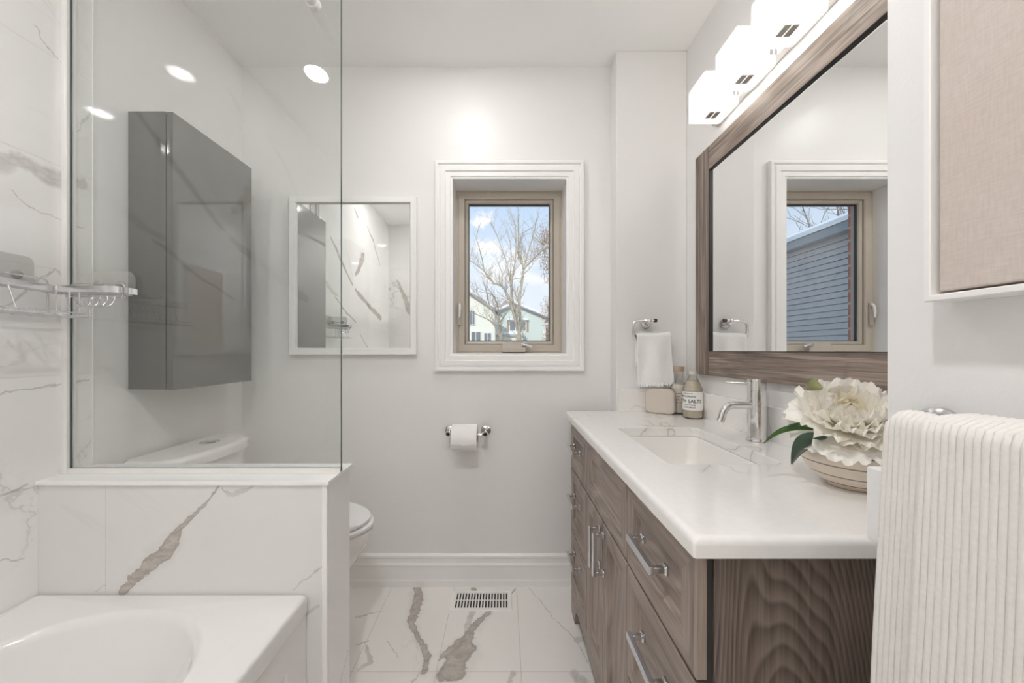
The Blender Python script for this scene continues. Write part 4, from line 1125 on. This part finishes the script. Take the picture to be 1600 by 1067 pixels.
def smooth(pts, n=5):
    P = [Vector(p) for p in pts]; out = []
    for i in range(len(P) - 1):
        a = P[max(0, i - 1)]; b = P[i]; c = P[i + 1]; d = P[min(len(P) - 1, i + 2)]
        for k in range(n):
            t = k / n
            out.append(.5 * ((2 * b) + (c - a) * t + (2 * a - 5 * b + 4 * c - d) * t * t + (3 * b - a - 3 * c + d) * t ** 3))
    out.append(P[-1]); return out
def twig(mb, p, d, L, r, depth, rnd):
    pts = [p]; q = p.copy(); dd = d.copy(); n = 4
    for i in range(n):
        dd = (dd + Vector((rnd.uniform(-.28, .28), rnd.uniform(-.28, .28), rnd.uniform(-.12, .26)))).normalized()
        q = q + dd * L / n; pts.append(q.copy())
    mb.tube(pts, [r * (1 - .65 * i / n) for i in range(n + 1)], 5)
    if depth > 0:
        for i in range(1, n + 1):
            for _ in range(1 if rnd.random() < .7 else 2):
                nd = (dd + Vector((rnd.uniform(-1, 1), rnd.uniform(-1, 1), rnd.uniform(-.3, .9)))).normalized()
                twig(mb, pts[i], nd, L * rnd.uniform(.4, .65), r * .5, depth - 1, rnd)
def limb_tree(t, y, limbs, r0, bark, seed, every=3, depth=1, tl=.55):
    rnd = random.Random(seed)
    for j, (pts, ra, rb) in enumerate(limbs):
        P = smooth([(x, y + .25 * math.sin(k * 1.3 + j) * (k > 2 or j > 0) * min(1, k), z) for k, (x, z) in enumerate(pts)])
        N = len(P); mb = MB()
        mb.tube(P, [(ra + (rb - ra) * (i / (N - 1)) ** .6) * .8 for i in range(N)], 8)
        mb.build('trunk' if j == 0 else 'branch', bark, t, angle=80)
        tw = MB(); start = 8 if j == 0 else 2
        for i in range(start, N, every):
            d = (P[min(i + 1, N - 1)] - P[i - 1]).normalized()
            for _ in range(2):
                nd = (d * .5 + Vector((rnd.uniform(-1, 1), rnd.uniform(-1, 1), rnd.uniform(-.1, .9)))).normalized()
                twig(tw, P[i], nd, tl * rnd.uniform(.6, 1.3), max(.006, (ra + (rb - ra) * i / N) * .28), depth, rnd)
        tw.build('twigs', bark, t, flat=True)
t = thing('bare_tree', 'bare pale barked tree with two trunks in the middle of the window', 'tree', (.41, 12, -2.4), 'bare winter trees outside')
limb_tree(t, 12, [([(.40, -2.4), (.41, .09), (.45, 1.32), (.49, 2.13), (.47, 2.74), (.61, 3.76), (.49, 4.17), (.45, 4.68), (.45, 5.44)], .12, .02), ([(.61, 3.76), (.9, 4.07), (1.22, 4.34), (1.59, 4.54)], .05, .015),
    ([(.41, 2.0), (.24, 2.85), (.24, 3.36), (.35, 4.07), (.37, 4.99), (.31, 5.4)], .075, .012), ([(.43, 1.8), (.18, 2.7), (-.06, 3.15), (-.37, 3.36), (-.61, 3.66), (-.73, 4.17), (-.88, 4.68)], .07, .012),
    ([(.27, 3.05), (.14, 3.56), (.04, 4.07), (-.2, 4.79), (-.39, 5.19)], .045, .01), ([(.18, 3.36), (.22, 4.17), (.16, 4.89)], .03, .008), ([(.61, 3.76), (.78, 4.38), (.96, 4.99), (1.02, 5.3)], .04, .01),
    ([(-.06, 3.15), (-.08, 3.66), (-.24, 4.07)], .03, .008), ([(-.61, 3.66), (-.88, 3.87), (-1.08, 3.97)], .03, .008)], .12, M['bark'], 5, 2, 1, .5)
t = thing('bare_tree', 'bare leaning tree arching low at the left of the window view', 'tree', (0, 14, -2.4), 'bare winter trees outside')
limb_tree(t, 14.05, [([(.02, -2.4), (0, -.09), (-.12, 1.34), (-.19, 2.17), (-.55, 2.77), (-.9, 3.13), (-1.43, 3.36)], .11, .02), ([(-.19, 2.17), (-.24, 2.77), (-.43, 3.2), (-.86, 3.29)], .05, .012),
    ([(-.12, 1.58), (-.43, 2.17), (-.86, 2.41), (-1.38, 2.6)], .05, .012), ([(-.55, 2.77), (-.67, 3.36), (-.86, 3.96)], .04, .01), ([(-.19, 2.17), (.19, 2.77), (.05, 3.36)], .04, .01)], .11, M['bark'], 9, 2, 1, .55)
t = thing('bare_tree', 'bare tree above the snowy roof edge, seen in the large mirror', 'tree', (-8.6, 11.5, -2.4), 'bare winter trees outside')
limb_tree(t, 11.5, [([(-8.6, -2.4), (-8.55, 1), (-8.5, 3), (-8.6, 4.4), (-8.9, 6), (-9.1, 7.6)], .14, .03), ([(-8.55, 3.4), (-8.0, 4.4), (-7.4, 5.2), (-6.9, 6.2)], .06, .015), ([(-8.55, 3.8), (-9.2, 4.8), (-9.9, 5.6), (-10.4, 6.8)], .06, .015), ([(-8.6, 4.4), (-8.2, 5.6), (-7.9, 7.0)], .05, .012)], .14, M['bark2'], 21, 2, 1, 1.0)
def leafy(name, label, base, crowns, trunk_r, n, ls, seed, leafm, barkm):
    rnd = random.Random(seed)
    t = thing(name, label, 'tree', base, None)
    mb = MB(); b = Vector(base)
    top = Vector(crowns[0][0])
    mb.tube(smooth([b, b.lerp(top, .5) + Vector((.1, 0, 0)), top], 4), [trunk_r * (1 - .08 * i) for i in range(9)], 7)
    mb.build('trunk', barkm, t, angle=80)
    tw = MB(); lf = MB()
    for (c, rx, rz) in crowns:
        c = Vector(c)
        for i in range(n):
            while True:
                o = Vector((rnd.uniform(-1, 1), rnd.uniform(-1, 1), rnd.uniform(-1, 1)))
                if o.length < 1: break
            p = c + Vector((o.x * rx, o.y * rx, o.z * rz))
            if i % 6 == 0: twig(tw, c.lerp(p, .25), (p - c).normalized(), (p - c).length * .8 + .1, .012, 0, rnd)
            a = Vector((rnd.uniform(-1, 1), rnd.uniform(-1, 1), rnd.uniform(-1, 1))).normalized(); b2 = a.orthogonal().normalized(); s = ls * rnd.uniform(.6, 1.3)
            lf.face([lf.v(p + a * s), lf.v(p + b2 * s * .5), lf.v(p - a * s), lf.v(p - b2 * s * .5)])
    tw.build('twigs', barkm, t, flat=True)
    f = lf.build('dry_leaves', leafm, t, flat=True); f['kind'] = 'stuff'
leafy('beech_tree', 'tree holding pale tan dry leaves at the upper right of the window', (2.6, 16, -2.4), [((2.3, 16, 6.2), .85, .9), ((1.75, 16, 5.6), .6, .9), ((2.1, 16, 4.6), .6, .7), ((2.6, 16, 5.2), .8, 1.2)], .12, 420, .05, 3, M['dryleaf'], M['bark'])
leafy('oak_tree', 'brown leafed shrubby tree at the lower right of the window view', (4.3, 34, -2.4), [((4.0, 34, 4.6), .9, 1.6), ((4.5, 34, 3.4), .9, 1.6), ((4.2, 34, 2.2), .8, 1.2)], .12, 420, .09, 8, M['dryleaf'], M['bark2'])
leafy('distant_tree', 'distant reddish brown tree behind the two houses', (-1.0, 52, -2.4), [((-1.4, 52, 7.0), 2.0, 1.6), ((.5, 52, 6.6), 1.6, 1.4)], .2, 350, .14, 5, M['dryleaf'], M['bark2'])

# ------------------------------------------------------------------ corner caddy
cd = thing('corner_caddy', 'silver wire corner caddy stuck to the tiles and glass above the tub', 'shower caddy', (-1.25, 1.06, 1.27))
band = [(-1.080, 1.110), (-1.076, 1.085), (-1.083, 1.058), (-1.112, 1.047), (-1.17, 1.046), (-1.225, 1.042), (-1.236, 1.028), (-1.232, .97), (-1.224, .90), (-1.217, .82), (-1.222, .795), (-1.245, .785), (-1.280, .785)]
bpts = [(x, y, 1.343) for x, y in band]
MB().tube(smooth([Vector(p) for p in bpts], 4), 1, flat=(.0022, .017), up=(0, 0, 1)).build('rim_band', M['satin'], cd, angle=50)
wr_ = .0019
def wire(name, pts, sm=0, closed=False):
    return MB().tube(smooth([Vector(p) for p in pts], sm) if sm else pts, wr_, 7, closed=closed).build(name, M['satin'], cd, angle=80)
# hanging loops
def loop(pA, pB, z0, z1, inset=.012):
    A, B = Vector(pA), Vector(pB); d = (B - A).normalized()
    return [(A.x, A.y, z0), (A.x, A.y, z1 - inset)] + [tuple(A + d * inset * (1 - math.cos(R(a))) + Vector((0, 0, z1 - inset - A.z + inset * math.sin(R(a))))) for a in (30, 60, 90)] + \
           [tuple(B - d * inset * (1 - math.sin(R(a))) + Vector((0, 0, z1 - inset - B.z + inset * math.cos(R(a))))) for a in (0, 30, 60)] + [(B.x, B.y, z1 - inset), (B.x, B.y, z0)]
wire('hanging_loop', loop((-1.284, 1.062, 0), (-1.284, .80, 0), 1.268, 1.372))
wire('hanging_loop', loop((-1.266, 1.102, 0), (-1.108, 1.102, 0), 1.325, 1.367))
# shelf under the band
for y in (1.055, 1.07, 1.085, 1.102): wire('shelf_wire', [(-1.282, y, 1.334), (-1.086, y, 1.334)])
for x in (-1.262, -1.248, -1.236): wire('shelf_wire', [(x, .79, 1.334), (x, 1.105, 1.334)])
# lower basket
for x, z in ((-1.272, 1.268), (-1.185, 1.268), (-1.185, 1.276)): wire('basket_rail', [(x, .80, z), (x, 1.085, z)])
for i in range(9):
    y = .80 + .035 * i; wire('basket_wire', [(-1.272, y, 1.266), (-1.185, y, 1.266)])
for y in (1.0, 1.03, 1.055, 1.08): wire('upright_wire', [(-1.187, y, 1.268), (-1.187, y, 1.334)])
for y in (.84, .93): wire('upright_wire', [(-1.200, y, 1.268), (-1.222, y, 1.334)])
# hook strip
wire('hook_rail', [(-1.25, 1.075, 1.326), (-1.100, 1.075, 1.322), (-1.090, 1.075, 1.324), (-1.086, 1.075, 1.330), (-1.088, 1.075, 1.337), (-1.105, 1.075, 1.338)], 3)
for i in range(4):
    x = -1.172 + .021 * i
    hp = [(x, 1.075, 1.326), (x + .004, 1.070, 1.315), (x + .002, 1.062, 1.300), (x - .002, 1.050, 1.294), (x - .004, 1.038, 1.300), (x - .003, 1.034, 1.310)]
    wire('hook', hp, 3)
pl1 = MB().loft([[(x, a, b) for a, b in rr(.895, 1.044, 1.345, 1.428, .018, 5)] for x in (XT + .0006, XT + .002)]).build('adhesive_plate', M['clearplate'], cd)
for y in (.935, 1.005): MB().lathe([(.004, 0), (.012, .001), (.012, .004), (.006, .007), (.006, .014)], (XT + .002, y, 1.374), 20, axis='x').build('plate_hook', M['clearhook'], pl1)
pl2 = MB().loft([[(a, y, b) for a, b in rr(-1.232, -1.090, 1.338, 1.406, .026, 6)] for y in (1.1163, 1.1150)]).build('adhesive_plate', M['clearplate'], cd)
for x in (-1.193, -1.130): MB().lathe([(.004, 0), (.012, -.001), (.012, -.004), (.006, -.007), (.006, -.014)], (x, 1.115, 1.366), 20, axis='y').build('plate_hook', M['clearhook'], pl2)
